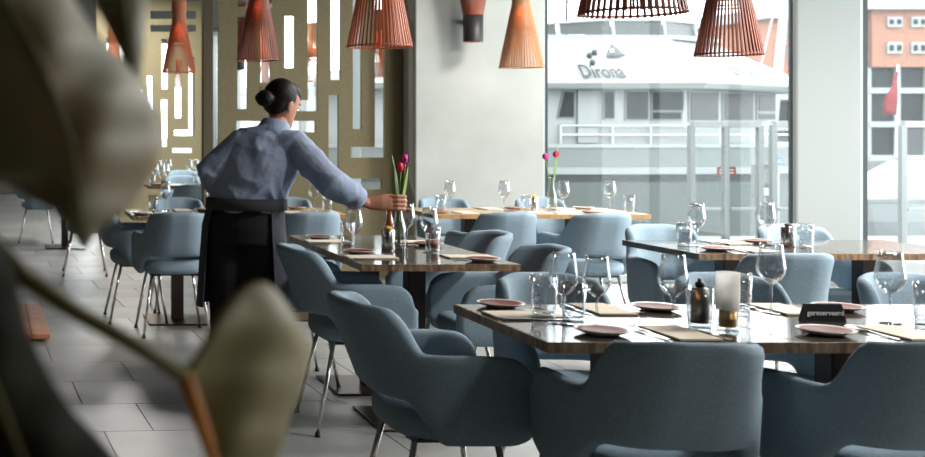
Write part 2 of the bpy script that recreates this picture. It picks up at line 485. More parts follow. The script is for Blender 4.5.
# ------------------------------------------------------------------ chairs
def chair_shell():
    w, yr, yf, r = 0.217, -0.140, 0.245, 0.150
    ls = yf - (yr + r); la = PI / 2 * r; lb = w - r; half = ls + la + lb
    def path(s):
        a = abs(s); sg = 1 if s >= 0 else -1
        if a <= lb: return Vector((sg * a, yr)), Vector((0, -1))
        if a <= lb + la:
            t = (a - lb) / r
            return Vector((sg * (lb + r * math.sin(t)), yr + r - r * math.cos(t))), Vector((sg * math.sin(t), -math.cos(t)))
        return Vector((sg * w, yr + r + (a - lb - la))), Vector((sg, 0))
    N = 76; rings = []
    for i in range(-1, N + 2):
        u = min(max(i, 0), N) / N
        s = (u * 2 - 1) * half
        a = abs(s)
        top = 0.810 - .012 * sstep(.07, .125, a)
        t1 = sstep(0.132, 0.225, a)
        top = top * (1 - t1) + 0.662 * t1
        top -= 0.012 * sstep(0.38, half, a)
        tt = max(0, (a - (half - 0.075)) / 0.075)
        top -= (1 - math.sqrt(max(0, 1 - min(1, tt) ** 2))) * 0.085
        bot = 0.515 + (0.392 - 0.515) * sstep(0.165, 0.285, a)
        bot += (1 - math.sqrt(max(0, 1 - min(1, tt) ** 2))) * 0.05
        lean = 0.40 + (0.05 - 0.40) * sstep(0.05, 0.21, a)
        th = 0.058 - 0.012 * sstep(0.2, 0.5, a)
        p, n = path(s)
        ex = 0.0
        if i < 0 or i > N:            # rounded arm ends
            th *= 0.45; ex = 0.016; top -= .016; bot += .016
        q = p + Vector((0, ex))
        ring = []
        def pt(z, off):
            o = lean * (z - 0.47) + off - 0.02 * math.cos((z - .4) / .42 * PI) * 0
            return Vector((q.x + n.x * o, q.y + n.y * o, z))
        hh = top - bot; rr = min(th / 2, hh / 3)
        K = 6
        for j in range(K): ring.append(pt(bot + rr + (hh - 2 * rr) * j / (K - 1), th / 2))
        for j in (45, 90, 135):
            ring.append(pt(top - rr + rr * math.sin(math.radians(j)), th / 2 * math.cos(math.radians(j))))
        for j in range(K): ring.append(pt(top - rr - (hh - 2 * rr) * j / (K - 1), -th / 2))
        for j in (45, 90, 135):
            ring.append(pt(bot + rr - rr * math.sin(math.radians(j)), -th / 2 * math.cos(math.radians(j))))
        rings.append(ring)
    return MB().loft(rings)
def chair_seat():
    rings = []; n = 44
    for z, sc in ((.395, .70), (.400, .86), (.412, .955), (.432, .995), (.455, 1.0), (.475, .975), (.487, .91), (.493, .75), (.495, .3)):
        ring = []
        for kk in range(n):
            a = 2 * PI * kk / n; c, s = math.cos(a), math.sin(a); e = 2 / 3.4
            ring.append((0.206 * sc * math.copysign(abs(c) ** e, c), 0.052 + 0.196 * sc * math.copysign(abs(s) ** e, s), z))
        rings.append(ring)
    return MB().loft(rings)
SHELL = chair_shell().mesh('shell', 'fabric', True)
SEAT = chair_seat().mesh('seat', 'fabric', True)
LEGM, CAPM = {}, {}
for sx in (-1, 1):
    for sy in (-1, 1):
        top, foot = Vector((sx * .15, sy * .12 + .04, .405)), Vector((sx * .215, sy * .195 + .03, 0.012))
        LEGM[sx, sy] = MB().tube([top, foot], [.0095, .0085], 10).mesh('leg', 'chrome', True)
        CAPM[sx, sy] = MB().tube([foot + Vector((0, 0, .006)), foot - Vector((0, 0, .012))], [.011, .013], 10).mesh('foot_cap', 'rubber', True)
FRAME = MB().box(-.16, .16, -.09, .17, .388, .397).mesh('seat_frame', 'black_plastic')
def make_chair(x, y, rz, label, group=None):
    t = thing('armchair', label, 'chair', (x, y, 0), rz, group)
    link('shell', SHELL, t); link('seat', SEAT, t); link('seat_frame', FRAME, t)
    for kk in LEGM:
        l = link('leg', LEGM[kk], t); link('foot_cap', CAPM[kk], l)
    return t
UP, DN, RT, LF = 0, PI, -PI / 2, PI / 2
J = lambda a=2.0: math.radians(random.uniform(-a, a))
CH = [
 (1.255, 3.58, RT, 'blue-grey bucket armchair at the head of the reserved table, side turned to view'),
 (1.675, 3.04, UP - .09, 'blue-grey bucket armchair, back turned, below the pepper mill and candle holder'),
 (2.30, 3.04, UP - .07, 'blue-grey bucket armchair, back turned, below the reserved sign'),
 (1.85, 3.87, DN, 'blue-grey armchair behind the two wine glasses, opposite side of the reserved table'),
 (2.49, 3.87, DN, 'blue-grey armchair behind the candle holder, opposite side of the reserved table'),
 (3.14, 3.87, DN, 'blue-grey armchair by the column, opposite side of the reserved table'),
 (1.435, 5.14, RT, 'blue-grey bucket armchair nosed under the tulip table, directly before the waitress'),
 (1.38, 6.06, RT, 'blue-grey armchair hidden behind the waitress at the tulip table'),
 (2.125, 5.12, LF, 'blue armchair facing the waitress, dark inner back above the tulip table end'),
 (2.175, 5.84, LF, 'blue armchair with dark inner back beside the plaster wall table, at tulip table'),
 (3.27, 5.06, UP, 'light blue armchair with back to view, before the white column'),
 (3.43, 6.00, DN, 'light blue armchair at slate-edged table, below the outdoor glass screen'),
 (4.15, 6.00, DN, 'light blue armchair at slate-edged table, hidden behind the chair at the column'),
 (3.07, 7.45, UP, 'light blue armchair with back to view, beneath the pale pendant lamp'),
 (3.62, 7.34, UP, 'light blue armchair with back to view, below the boat at the oak-edged table'),
 (3.19, 8.55, DN, 'light blue armchair against the plaster wall, behind the oak-edged table'),
 (3.93, 8.55, DN, 'light blue armchair behind the tulip vase on the oak-edged table'),
 (0.965, 7.43, UP, 'blue armchair with chrome legs, back turned, left of the waitress'),
 (0.74, 7.98, RT, 'blue armchair in shade at the side of the table behind the foreground leaf'),
 (1.16, 8.50, DN, 'blue armchair facing view across the table left of the waitress'),
 (1.82, 7.45, UP, 'light blue armchair with back to view, behind the waitress\'s outstretched arm'),
 (1.99, 8.55, DN, 'light blue armchair facing view, under the waitress\'s raised elbow'),
 (1.62, 11.15, UP, 'blue armchair in shade at the second table of the far row'),
 (1.78, 12.75, DN, 'light blue armchair facing view at the second table of the far row'),
 (2.02, 14.45, DN, 'light blue armchair at the farthest table before the cut-out screen'),
 (0.52, 10.55, RT, 'blue armchair with splayed chrome legs beneath the foreground leaf tip'),
 (0.10, 13.6, RT, 'blue armchair with thin chrome legs, farthest out on the bare tiled floor'),
 (2.75, 11.9, UP, 'light blue armchair seen through the cut-out screen'),
]
for x, y, rz, lab in CH: make_chair(x, y, rz + J(), lab)

# ------------------------------------------------------------------ tables
def make_table(cx, cy, sx, sy, label, top='table_lacquer', edge='table_edge', group=None, left_edge=None, double=False):
    t = thing('dining_table', label, 'table', (cx, cy, 0), 0, group)
    hx, hy = sx / 2, sy / 2
    MB().rbox(-hx + .004, hx - .004, -hy + .004, hy - .004, .722, .75, .002).obj('tabletop', top, t)
    for i, (a, b, c, d) in enumerate(((-hx, hx, -hy, -hy + .004), (-hx, hx, hy - .004, hy), (-hx, -hx + .004, -hy + .004, hy - .004), (hx - .004, hx, -hy + .004, hy - .004))):
        MB().box(a, b, c, d, .721, .7495).obj('edge_band', left_edge if (i == 2 and left_edge) else edge, t)
    MB().rbox(-.04, .04, -.04, .04, .012, .70, .004).obj('post', 'post_bronze', t)
    MB().rbox(-.22, .22, -.22, .22, 0, .012, .003).obj('base_plate', 'plate_bronze', t)
    MB().rbox(-.2, .2, -.035, .035, .70, .7215, .003).obj('bracket', 'post_bronze', t)
    return t
S = .68
make_table(1.755, 3.43, S, S, 'dark lacquered square table with worn wood edge, the head end of the reserved table')
make_table(2.436, 3.43, S, S, 'dark lacquered square table carrying the reserved sign')
make_table(3.117, 3.43, S, S, 'dark lacquered square table joined on beyond the reserved sign')
make_table(1.78, 5.222, S, S, 'dark glossy square table, the bare end of the tulip table')
make_table(1.78, 5.903, S, S, 'dark glossy square table beside the waitress, joined to the bare tulip table end')
make_table(3.467, 5.64, S, S, 'slate-edged square table before the boat window', edge='table_edge', left_edge='slate_edge')
make_table(4.148, 5.64, S, S, 'square table joined to the slate-edged one, next to the white column')
make_table(3.15, 8.11, .74, S, 'oak-edged table end by the dark post, along the plaster wall', 'oak_top', 'oak_edge')
make_table(3.891, 8.11, .74, S, 'oak-edged table with the tall tulip vase, along the plaster wall', 'oak_top', 'oak_edge')
make_table(1.06, 7.95, S, S, 'dark table left of the waitress with bronze base plate')
make_table(1.83, 8.11, .74, S, 'table behind the waitress\'s arm with pale wood edge', 'oak_top', 'oak_edge')
make_table(1.62, 12.05, S, S, 'dark table in the far row, half hidden by the waitress\'s shoulder')
make_table(1.85, 13.8, S, S, 'farthest dark table in front of the cut-out screen')
make_table(.45, 12.9, S, S, 'dark table behind the big foreground leaf')

# ------------------------------------------------------------------ pendant lamps
def slat_mesh(m, w=.0074, up=1):
    """one bent wooden strip of the shade at angle 0"""
    pr = [(.066, .645), (.062, .46), (.150, 0.0)]
    rings = []
    for r, z in pr:
        rings.append([(r, -w / 2, z), (r, w / 2, z), (r - .005, w / 2, z), (r - .005, -w / 2, z)])
    return MB().loft(rings)
NSL = 46
SLAT = {m: slat_mesh(m).mesh('slat', m) for m in ('birch', 'birch_pale', 'walnut')}
def ring_mesh(r, z, h, m, t=.004):
    return MB().lathe([(r, z), (r, z + h), (r - t, z + h), (r - t, z), (r, z)], 40).mesh('hoop', m, True)
SHADE = {}
for m in SLAT:
    b = MB()
    for q in range(NSL):
        M = Matrix.Rotation(2 * PI * q / NSL, 4, 'Z')
        s0 = slat_mesh(m); b.add([M @ Vector(p) for p in s0.v], s0.f)
    SHADE[m] = b.mesh('slats', m)
HOOP = {m: [ring_mesh(.1465, .003, .007, m), ring_mesh(.100, .235, .007, m), ring_mesh(.0615, .63, .015, m)] for m in SLAT}
COLLAR = MB().lathe([(.0005, .60), (.055, .60), (.057, .44), (.052, .44), (.05, .59), (.0005, .595)], 24).mesh('inner_collar', 'lamp_inner', True)
BULB = MB().ell((0, 0, .49), (.03, .03, .042), 14, 8).mesh('bulb', 'bulb', True)
SOCK = MB().lathe([(.0005, .60), (.018, .60), (.018, .53), (.0005, .53)], 14).mesh('socket', 'lamp_black', True)
DIFF = MB().lathe([(.075, .275), (.052, .37), (.050, .37), (.073, .275), (.075, .275)], 24).mesh('inner_reflector', 'lamp_inner', True)
def pendant(x, y, z, m, label, single=False, group=None):
    t = thing('pendant_lamp', label, 'lamp', (x, y, z), random.uniform(0, .1), group)
    if single:
        for q in range(NSL):
            s0 = link('slat', SLAT[m], t); s0.rotation_euler = (0, 0, 2 * PI * q / NSL)
    else:
        s0 = link('slats', SHADE[m], t); s0['kind'] = 'stuff'
    for h in HOOP[m]: link('hoop', h, t)
    link('inner_collar', COLLAR, t); link('inner_reflector', DIFF, t); link('bulb', BULB, t); link('socket', SOCK, t)
    MB().tube([(0, 0, .60), (0, 0, CEIL - z - .03)], .003, 6).obj('cord', 'cord', t)
    MB().lathe([(.0005, CEIL - z), (.05, CEIL - z), (.05, CEIL - z - .03), (.0005, CEIL - z - .03)], 20).obj('ceiling_rose', 'lamp_black', t)
pendant(1.823, 3.43, 1.672, 'walnut', 'red-brown slatted pendant lamp above the reserved table, mostly its rim in view', True)
pendant(1.66, 5.35, 1.712, 'birch', 'salmon birch slatted pendant lamp above the vase in the waitress\'s hand', True)
pendant(3.45, 5.6, 1.690, 'walnut', 'brown slatted pendant lamp before the boat\'s bridge', True)
pendant(3.52, 8.10, 1.766, 'birch_pale', 'pale birch slatted pendant lamp in front of the plaster wall')
pendant(1.615, 7.9, 1.803, 'walnut', 'dark red slatted pendant lamp above the waitress\'s head')
pendant(1.375, 10.2, 1.835, 'birch', 'orange birch slatted pendant lamp before the far cut-out screen')
pendant(2.63, 12.5, 1.84, 'birch', 'orange pendant lamp glimpsed through the slots right above the waitress\'s hair')
pendant(3.16, 12.5, 1.85, 'birch_pale', 'pale pendant lamp glimpsed through the tall slot of the olive screen')
pendant(3.40, 11.0, 1.835, 'birch', 'pendant lamp half hidden behind the screen, below the salmon lamp')
pendant(1.16, 15.0, 2.0, 'birch', 'small orange pendant lamp between the foreground leaves')
pendant(2.45, 18.2, 2.02, 'birch', 'small pendant lamp behind the far cut-out screen, beyond the orange lamp')

def sconce(x, y, z, label):
    t = thing('wall_lamp', label, 'lamp', (x, y, z), 0)
    b = MB(); n = 40
    for q in range(n):
        M = Matrix.Rotation(2 * PI * q / n, 4, 'Z')
        w = .010
        rings = [[(r, -w / 2, zz), (r, w / 2, zz), (r - .005, w / 2, zz), (r - .005, -w / 2, zz)] for r, zz in ((.078, .0), (.076, .2), (.15, .62))]
        s0 = MB().loft(rings); b.add([M @ Vector(p) for p in s0.v], s0.f)
    s0 = b.obj('slats', 'walnut', t); s0['kind'] = 'stuff'
    MB().lathe([(.081, 0), (.082, .225), (.079, .225), (.078, 0), (.081, 0)], 28).obj('black_sleeve', 'lamp_black', t, True)
    MB().lathe([(.148, .612), (.152, .62), (.147, .62), (.143, .612), (.148, .612)], 32).obj('hoop', 'birch', t, True)
    MB().ell((0, 0, .12), (.02, .02, .03), 14, 8).obj('bulb', 'bulb', t, True)
    MB().box(-.02, .02, .05, .19, .16, .2).obj('wall_bracket', 'lamp_black', t)
sconce(3.81, 9.71, 2.075, 'inverted slatted wall lamp with black sleeve on the plaster wall')
sconce(1.95, 10.55, 1.88, 'inverted slatted lamp with black sleeve behind the olive screen')

# ------------------------------------------------------------------ tableware
TT = 0.75
BOWL = MB().lathe([(.0042, .086), (.012, .090), (.026, .103), (.037, .122), (.0405, .137), (.039, .150), (.034, .180), (.0305, .212), (.0298, .2125), (.033, .180), (.038, .150), (.0393, .137), (.036, .123), (.025, .105), (.010, .093), (.0005, .091)], 28).mesh('bowl', 'glass', True)
STEM = MB().lathe([(.0075, .0045), (.0042, .012), (.0034, .045), (.0042, .087)], 12, cap=True).mesh('stem', 'glass_base', True)
FOOT = MB().lathe([(.0005, 0), (.033, 0), (.034, .001), (.030, .0025), (.008, .0045), (.0005, .005)], 28).mesh('foot', 'glass', True)
def wine(x, y, label, s=1.0, group=None):
    t = thing('wine_glass', label, 'glass', (x, y, TT), random.uniform(0, 6), group); t.scale = (s, s, s)
    link('bowl', BOWL, t); link('stem', STEM, t); link('foot', FOOT, t)
TUMB = MB().lathe([(.029, .0), (.031, .006), (.034, .05), (.0355, .118), (.0345, .118), (.0328, .05), (.0295, .016), (.0005, .013)], 28).mesh('wall', 'glass', True)
TBASE = MB().lathe([(.0005, 0), (.0285, 0), (.0295, .003), (.0293, .014), (.0005, .0128)], 28).mesh('thick_base', 'glass_base', True)
def bent_text(body, size, r, m, ang):
    """lettering wrapped around an upright cylinder, reading upward"""
    me = text_mesh('lettering', body, size, m, extrude=0, bold=.01)
    for v in me.vertices:
        a = ang + (-v.co.y) / r
        v.co = Vector((r * math.sin(a), -r * math.cos(a), .068 + v.co.x))
    return me
LETTER = bent_text('ULTRA', .026, .0360, 'print_white', 0.35)
def tumbler(x, y, label, s=1.0, lettered=False, drink=None, group=None, rz=0):
    t = thing('tumbler', label, 'glass', (x, y, TT), rz, group); t.scale = (s, s, s)
    link('wall', TUMB, t); link('thick_base', TBASE, t)
    if lettered: link('lettering', LETTER, t)
    if drink: MB().lathe([(.0005, .015), (.0288, .017), (.0316, .055), (.0005, .055)], 24).obj('drink', drink, t, True)
PBODY = MB().lathe([(.0005, 0), (.040, 0), (.046, .003), (.068, .011), (.073, .0145), (.0735, .016), (.072, .0165), (.062, .0115), (.0005, .0095)], 36).mesh('dish', 'porcelain', True)
PGLZ = MB().lathe([(.0005, .0102), (.055, .0122), (.0635, .0152), (.0630, .0156), (.0545, .0132), (.0005, .0112)], 36).mesh('glaze', 'terracotta', True)
def plate(x, y, label, group=None):
    t = thing('bread_plate', label, 'plate', (x, y, TT), random.uniform(0, 6), group)
    link('dish', PBODY, t); link('glaze', PGLZ, t)
NAP = MB().rbox(-.06, .06, -.11, .11, 0, .0035, .001).rbox(-.0585, .0595, -.109, .109, .0038, .0065, .001).mesh('napkin', 'napkin')
def napkin(x, y, rz, label, group=None):
    o = link('napkin', NAP, None); o.location = (x, y, TT + .0003); o.rotation_euler = (0, 0, rz); tag(o, label, 'napkin', group)
def fork_mesh():
    b = MB()
    prof = [(-.095, .0055, .0015), (-.08, .006, .0015), (-.02, .0035, .003), (.02, .003, .006), (.045, .010, .004), (.06, .0115, .003)]
    b.loft([[(-w, y, z), (w, y, z), (w, y, z + .002), (-w, y, z + .002)] for y, w, z in prof])
    for q in (-.009, -.003, .003, .009):
        b.loft([[(q - .0018, y, z), (q + .0018, y, z), (q + .0018, y, z + .0016), (q - .0018, y, z + .0016)] for y, z in ((.059, .003), (.08, .004), (.098, .008))])
    return b.mesh('fork', 'steel')
def knife_mesh():
    b = MB()
    b.loft([[(-w, y, .001), (w, y, .001), (w, y, .001 + h), (-w, y, .001 + h)] for y, w, h in ((-.105, .005, .005), (-.09, .0065, .006), (-.02, .005, .005), (-.01, .0035, .004))])
    b.loft([[(-.004, y, .0015), (w, y, .0015), (w, y, .003), (-.004, y, .003)] for y, w in ((-.01, .0035), (.0, .008), (.06, .009), (.09, .006), (.105, -.001))])
    return b.mesh('knife', 'steel')
FORK, KNIFE = fork_mesh(), knife_mesh()
def cutlery(me, name, x, y, rz, label, group=None):
    o = link(name, me, None); o.location = (x, y, TT + .0003); o.rotation_euler = (0, 0, rz); tag(o, label, name, group)

def place(x, y, rz, where, dp=0.175, gp=None, pl=None):
    """a setting centred at (x, y) for somebody facing along local +y turned by rz"""
    c, s = math.cos(rz), math.sin(rz)
    T = lambda a, b: (x + a * c - b * s, y + a * s + b * c)
    g = lambda n: (n + ' ' + gp) if gp else None
    plate(*T(-dp, .0), pl or ('terracotta bread plate with pale rim ' + where), g('bread plates'))
    napkin(*T(.0, .0), rz, 'folded beige paper napkin ' + where, g('napkins'))
    cutlery(FORK, 'fork', *T(-.082, .0), rz, 'steel fork between plate and napkin ' + where, g('forks'))
    cutlery(KNIFE, 'knife', *T(.082, .0), rz, 'steel table knife along the napkin ' + where, g('knives'))

# reserved table
place(1.545, 3.535, RT, 'at the head of the reserved table', .175)
place(1.84, 3.215, UP, 'beside the candle holder on the reserved table', .215)
place(2.47, 3.215, UP, 'before the reserved sign', .215)
place(1.84, 3.645, DN, 'across from the pepper mill on the reserved table', .175)
place(2.42, 3.645, DN, 'behind the reserved sign', .175)
place(3.08, 3.645, DN, 'past the reserved sign toward the column', .175)
place(3.08, 3.215, UP, 'past the reserved sign on its open side', .2)
wine(1.597, 3.385, 'tall wine glass, the taller of a pair next to lettered tumbler')
wine(1.680, 3.355, 'angular wine glass right behind a bread plate', .97)
wine(1.893, 3.335, 'wine glass beside the pepper mill on the reserved table')
wine(2.352, 3.60, 'wine glass next to lettered tumbler and candle holder', 1.02)
wine(2.572, 3.395, 'wine glass beyond the reserved sign')
tumbler(1.583, 3.485, 'tall tumbler lettered in white beside the head of the reserved table', 1.12, True, rz=-1.2)
tumbler(1.645, 3.425, 'plain tumbler between the two wine glasses of the reserved table')
tumbler(2.262, 3.62, 'tumbler lettered in white behind the candle holder', 1.05, True, rz=-.45)
tumbler(2.665, 3.37, 'plain tumbler beside the wine glass past the reserved sign', 1.05)
def pepper_mill(x, y, label):
    t = thing('pepper_mill', label, 'pepper mill', (x, y, TT), 0)
    MB().lathe([(.0005, .014), (.024, .014), (.024, .115), (.0005, .118)], 24).obj('metal_core', 'mill_metal', t, True)
    link('glass_wall', TUMB, t); link('thick_base', TBASE, t)
    MB().lathe([(.0005, .118), (.012, .118), (.013, .13), (.006, .134), (.006, .142), (.0005, .143)], 16).obj('grinder_top', 'black_plastic', t, True)
pepper_mill(1.965, 3.325, 'pepper mill with dark metal core in a glass on the reserved table')
def candle(x, y, label):
    t = thing('candle_holder', label, 'candle holder', (x, y, TT), 0)
    MB().lathe([(.0005, 0), (.033, 0), (.0355, .004), (.0355, .012), (.0005, .012)], 28).obj('glass_foot', 'glass_base', t, True)
    MB().lathe([(.0005, .012), (.026, .012), (.026, .033), (.0275, .034), (.0275, .036), (.026, .037), (.026, .06), (.0005, .06)], 28).obj('brass_cup', 'brass', t, True)
    MB().lathe([(.0305, .0125), (.0355, .06), (.0355, .062)], 28).obj('clear_wall', 'glass', t, True)
    MB().lathe([(.0355, .062), (.0365, .168), (.0345, .168), (.0335, .062), (.0355, .062)], 28).obj('frosted_shade', 'frosted', t, True)
    MB().lathe([(.0005, .06), (.018, .06), (.018, .092), (.0005, .094)], 18).obj('tea_light', 'porcelain', t, True)
candle(2.012, 3.27, 'candle holder with frosted glass shade over a brass cup')
bpy.data.objects['candle_holder'].scale = (.85, .85, 1)
def reserved_sign(x, y, rz):
    t = thing('table_sign', 'black tent sign reading gereserveerd in white script', 'sign', (x, y, TT), rz)
    MB().add([(-.068, -.024, 0), (.068, -.024, 0), (.064, -.004, .056), (-.064, -.004, .056),
              (-.068, .024, 0), (.068, .024, 0), (.064, .004, .056), (-.064, .004, .056)],
             [(0, 1, 2, 3), (5, 4, 7, 6), (0, 3, 7, 4), (1, 5, 6, 2), (3, 2, 6, 7), (0, 4, 5, 1)]).obj('tent_card', 'sign_black', t)
    me = text_mesh('lettering', 'gereserveerd', .0235, 'chalk', .25, .0003, bold=.012)
    o = link('lettering', me, t); o.location = (0, -.0155, .027); o.rotation_euler = (PI / 2 - math.atan2(.02, .056), 0, 0)
reserved_sign(2.405, 3.445, math.radians(-4))
bpy.data.objects['table_sign'].scale = (.84, .9, .92)

# tulip table (waitress)
place(1.555, 5.14, RT, 'at the chair before the waitress', .17)
place(1.555, 5.86, RT, 'nearest the waitress on the tulip table', .17)
place(2.005, 5.16, LF, 'at the bare end of the tulip table', .16)
place(2.005, 5.84, LF, 'on the tulip table side facing the plaster wall', .16)
wine(1.545, 5.36, 'wine glass under the waitress\'s wrist')
wine(1.895, 5.35, 'wine glass before a glass of pink drink on the tulip table')
wine(1.90, 5.68, 'wine glass just right of the tulip vase')
tumbler(1.61, 5.70, 'empty tumbler on the waitress\'s side of the tulip table')
tumbler(1.935, 5.42, 'tumbler of pink drink on the tulip table', drink='pink_drink')
def canister(x, y, label, capm, s=1.0):
    t = thing('metal_canister', label, 'canister', (x, y, TT), 0); t.scale = (s, s, s)
    MB().lathe([(.0005, 0), (.03, 0), (.031, .004), (.031, .10), (.029, .102), (.027, .10), (.027, .02), (.0005, .02)], 28).obj('can', 'steel', t, True)
    MB().ell((0, 0, .104), (.02, .02, .014), 14, 8).obj('contents', capm, t, True)
canister(1.73, 5.44, 'small steel canister with orange-yellow contents beside the tulip vase', 'yellow')
def bottle(x, y, label, drink=None, s=1.0):
    t = thing('glass_vase', label, 'vase', (x, y, TT), 0); t.scale = (s, s, s)
    MB().lathe([(.028, 0), (.033, .006), (.034, .08), (.030, .12), (.018, .16), (.015, .185), (.0155, .225), (.018, .232), (.0165, .232), (.0138, .222), (.0135, .185), (.0165, .158), (.0285, .118), (.032, .08), (.031, .012), (.0005, .008)], 28).obj('glass_wall', 'glass', t, True)
    MB().lathe([(.0005, 0), (.0285, 0), (.0315, .006), (.0305, .011), (.0005, .0075)], 28).obj('thick_base', 'glass_base', t, True)
    if drink: MB().lathe([(.0005, .012), (.0300, .013), (.0312, .07), (.0005, .07)], 24).obj('water', drink, t, True)
    return t
VX, VY = 1.800, 5.50
bottle(VX, VY, 'clear bottle vase gripped by the waitress')
t = thing('oil_bottle', 'slim bottle of orange oil beside the gripped vase', 'bottle', (1.772, 5.555, TT), 0); t.scale = (1.35, 1.35, 1.1)
MB().lathe([(.0005, .004), (.015, .004), (.015, .10), (.008, .14), (.008, .17), (.0005, .17)], 18).obj('oil', 'orange_drink', t, True)
MB().lathe([(.0005, 0), (.0175, 0), (.0175, .10), (.0100, .142), (.0098, .18), (.0112, .18), (.0112, .186), (.0005, .186)], 18).obj('glass_wall', 'glass', t, True)

def tulip(x, y, z0, top, m, label, leafs=1, ld=-1, lh=.13):
    t = thing('tulip', label, 'flower', (x, y, z0), 0)
    e = Vector(top) - Vector((x, y, z0))
    p = [Vector((0, 0, 0)), Vector((e.x * .25, e.y * .25, e.z * .45)), Vector((e.x * .65, e.y * .65, e.z * .8)), e]
    MB().tube(p, [.0035, .0035, .0032, .003], 8).obj('stem', 'stem_green', t, True)
    for q in range(6):
        a = q * PI / 3; r0 = .0 if q % 2 else .0025
        prof = [(.004, -.002, .006), (.013, .008, .0125), (.0165, .022, .015), (.0135, .036, .011), (.008, .046, .003)]
        rings = []
        for r, zz, w in prof:
            r += r0
            ca, sa = math.cos(a), math.sin(a)
            rings.append([e + Vector((ca * (r - .003 * u * u) - sa * w * u, sa * (r - .003 * u * u) + ca * w * u, zz)) for u in (-1, 0, 1)] + [e + Vector((ca * (r - .0015) , sa * (r - .0015), zz))])
        MB().loft(rings).obj('petal', m, t, True)
    for q in range(leafs):
        b0 = p[1]; rings = []
        for i in range(8):
            tt = i / 7; w = .023 * math.sin(PI * min(.98, tt * .9 + .08))
            c = Vector((b0.x + ld * (.006 + .028 * tt ** 1.6) , b0.y - .006 * tt, b0.z + lh * tt))
            rings.append([c + Vector((-w * .6, -w * .8, 0)), c + Vector((0, .002, 0)), c + Vector((w * .6, w * .3, 0)), c + Vector((0, -.0025, 0))])
        MB().loft(rings).obj('leaf', 'stem_green', t, True)
tulip(VX + .003, VY, TT + .03, (VX + .03, VY - .005, 1.165), 'tulip_magenta', 'magenta tulip in the vase held by the waitress', 1, 1, .20)
tulip(VX - .003, VY, TT + .03, (VX + .003, VY - .02, 1.125), 'tulip_red', 'red tulip in the vase held by the waitress', 1, -1, .27)

# slate-edged table
place(3.47, 5.45, UP, 'on the slate-edged table, open side', .17)
place(3.58, 5.82, DN, 'on the slate-edged table, window side', .15)
wine(3.33, 5.66, 'wine glass on the slate-edged table next to a small tumbler')
wine(3.715, 5.72, 'wine glass on the slate-edged table next to its canister')
tumbler(3.255, 5.64, 'tumbler on the slate-edged table beside a wine glass')
tumbler(3.80, 5.56, 'tumbler on the slate-edged table beside the white column')
canister(3.755, 5.62, 'slim dark canister on the slate-edged table', 'black_plastic')

# oak-edged table
for i, (x, w) in enumerate(((3.05, 'by the dark post'), (3.56, 'below the tulip vase'))):
    place(x, 7.92, UP, 'on the oak-edged table, chair side ' + w, .17)
    place(x + .33, 8.30, DN, 'on the oak-edged table, wall side ' + w, .17)
place(4.1, 7.92, UP, 'at the oak-edged table end below the boat', .17)
for x, y, w in ((3.02, 8.12, 'by the dark post'), (3.42, 8.15, 'in front of the bare plaster'), (3.83, 8.12, 'right beside the tulip vase'), (4.16, 8.12, 'in front of the boat hull')):
    wine(x, y, 'wine glass on the oak-edged table ' + w)
for x, y, w in ((2.93, 8.05, 'by the dark post'), (3.52, 8.02, 'next to the yellow-topped canister'), (4.26, 8.05, 'in front of the boat hull')):
    tumbler(x, y, 'tumbler on the oak-edged table ' + w)
canister(3.60, 8.08, 'canister with yellow top on the oak-edged table', 'yellow')
bottle(3.745, 8.12, 'tall clear vase with tulips on the oak-edged table', s=1.02)
tulip(3.742, 8.12, TT + .03, (3.70, 8.12, 1.115), 'tulip_magenta', 'purple tulip in the vase on the oak-edged table', 0)
tulip(3.75, 8.12, TT + .03, (3.775, 8.12, 1.13), 'tulip_red', 'pink-red tulip with broad leaf on the oak-edged table', 1, .9, .30)

# table left of the waitress and the rows behind
place(.95, 7.78, UP, 'on the table left of the waitress', .16)
place(1.12, 8.14, DN, 'on the table left of the waitress, far half', .16)
wine(.99, 8.05, 'wine glass on the table left of the waitress, by the leaf')
wine(1.29, 7.9, 'wine glass just left of the waitress\'s elbow')
tumbler(.90, 8.02, 'tumbler on the table left of the waitress, by the leaf')
tumbler(1.375, 7.92, 'tumbler with yellow drink at the waitress\'s hip', drink='yellow')
place(1.86, 7.92, UP, 'on the table behind the waitress\'s arm', .17)
place(1.80, 8.30, DN, 'on the far half of the table behind her arm', .17)
wine(2.05, 8.1, 'wine glass behind the waitress\'s forearm')
tumbler(2.13, 8.05, 'tumbler behind the waitress\'s forearm')
place(1.56, 11.9, UP, 'on the second table of the far row', .16)
for x, y in ((1.38, 12.1), (1.50, 12.15), (1.88, 12.1), (1.43, 11.95)):
    wine(x, y, 'wine glass on the second table of the far row', group='wine glasses on the second far table')
for x, y in ((1.33, 11.95), (1.80, 12.0)):
    tumbler(x, y, 'tumbler on the second table of the far row', group='tumblers on the second far table')
for x, y in ((1.62, 13.8), (1.75, 13.9), (1.98, 13.75), (2.08, 13.9)):
    wine(x, y, 'wine glass on the farthest table before the screen', group='wine glasses on the farthest table')

# low plank on the floor
t = thing('wood_plank', 'low orange wooden plank lying on the tiled floor beside the foreground stem', 'plank', (-.03, 7.75, 0), math.radians(2))
for q in range(3): MB().rbox(-.19 + q * .12, -.073 + q * .12, -.62, .62, .018, .05, .004).obj('board', 'orange_wood', t)
for yy in (-.5, .5): MB().box(-.17, .15, yy - .04, yy + .04, 0, .018).obj('batten', 'orange_wood', t)

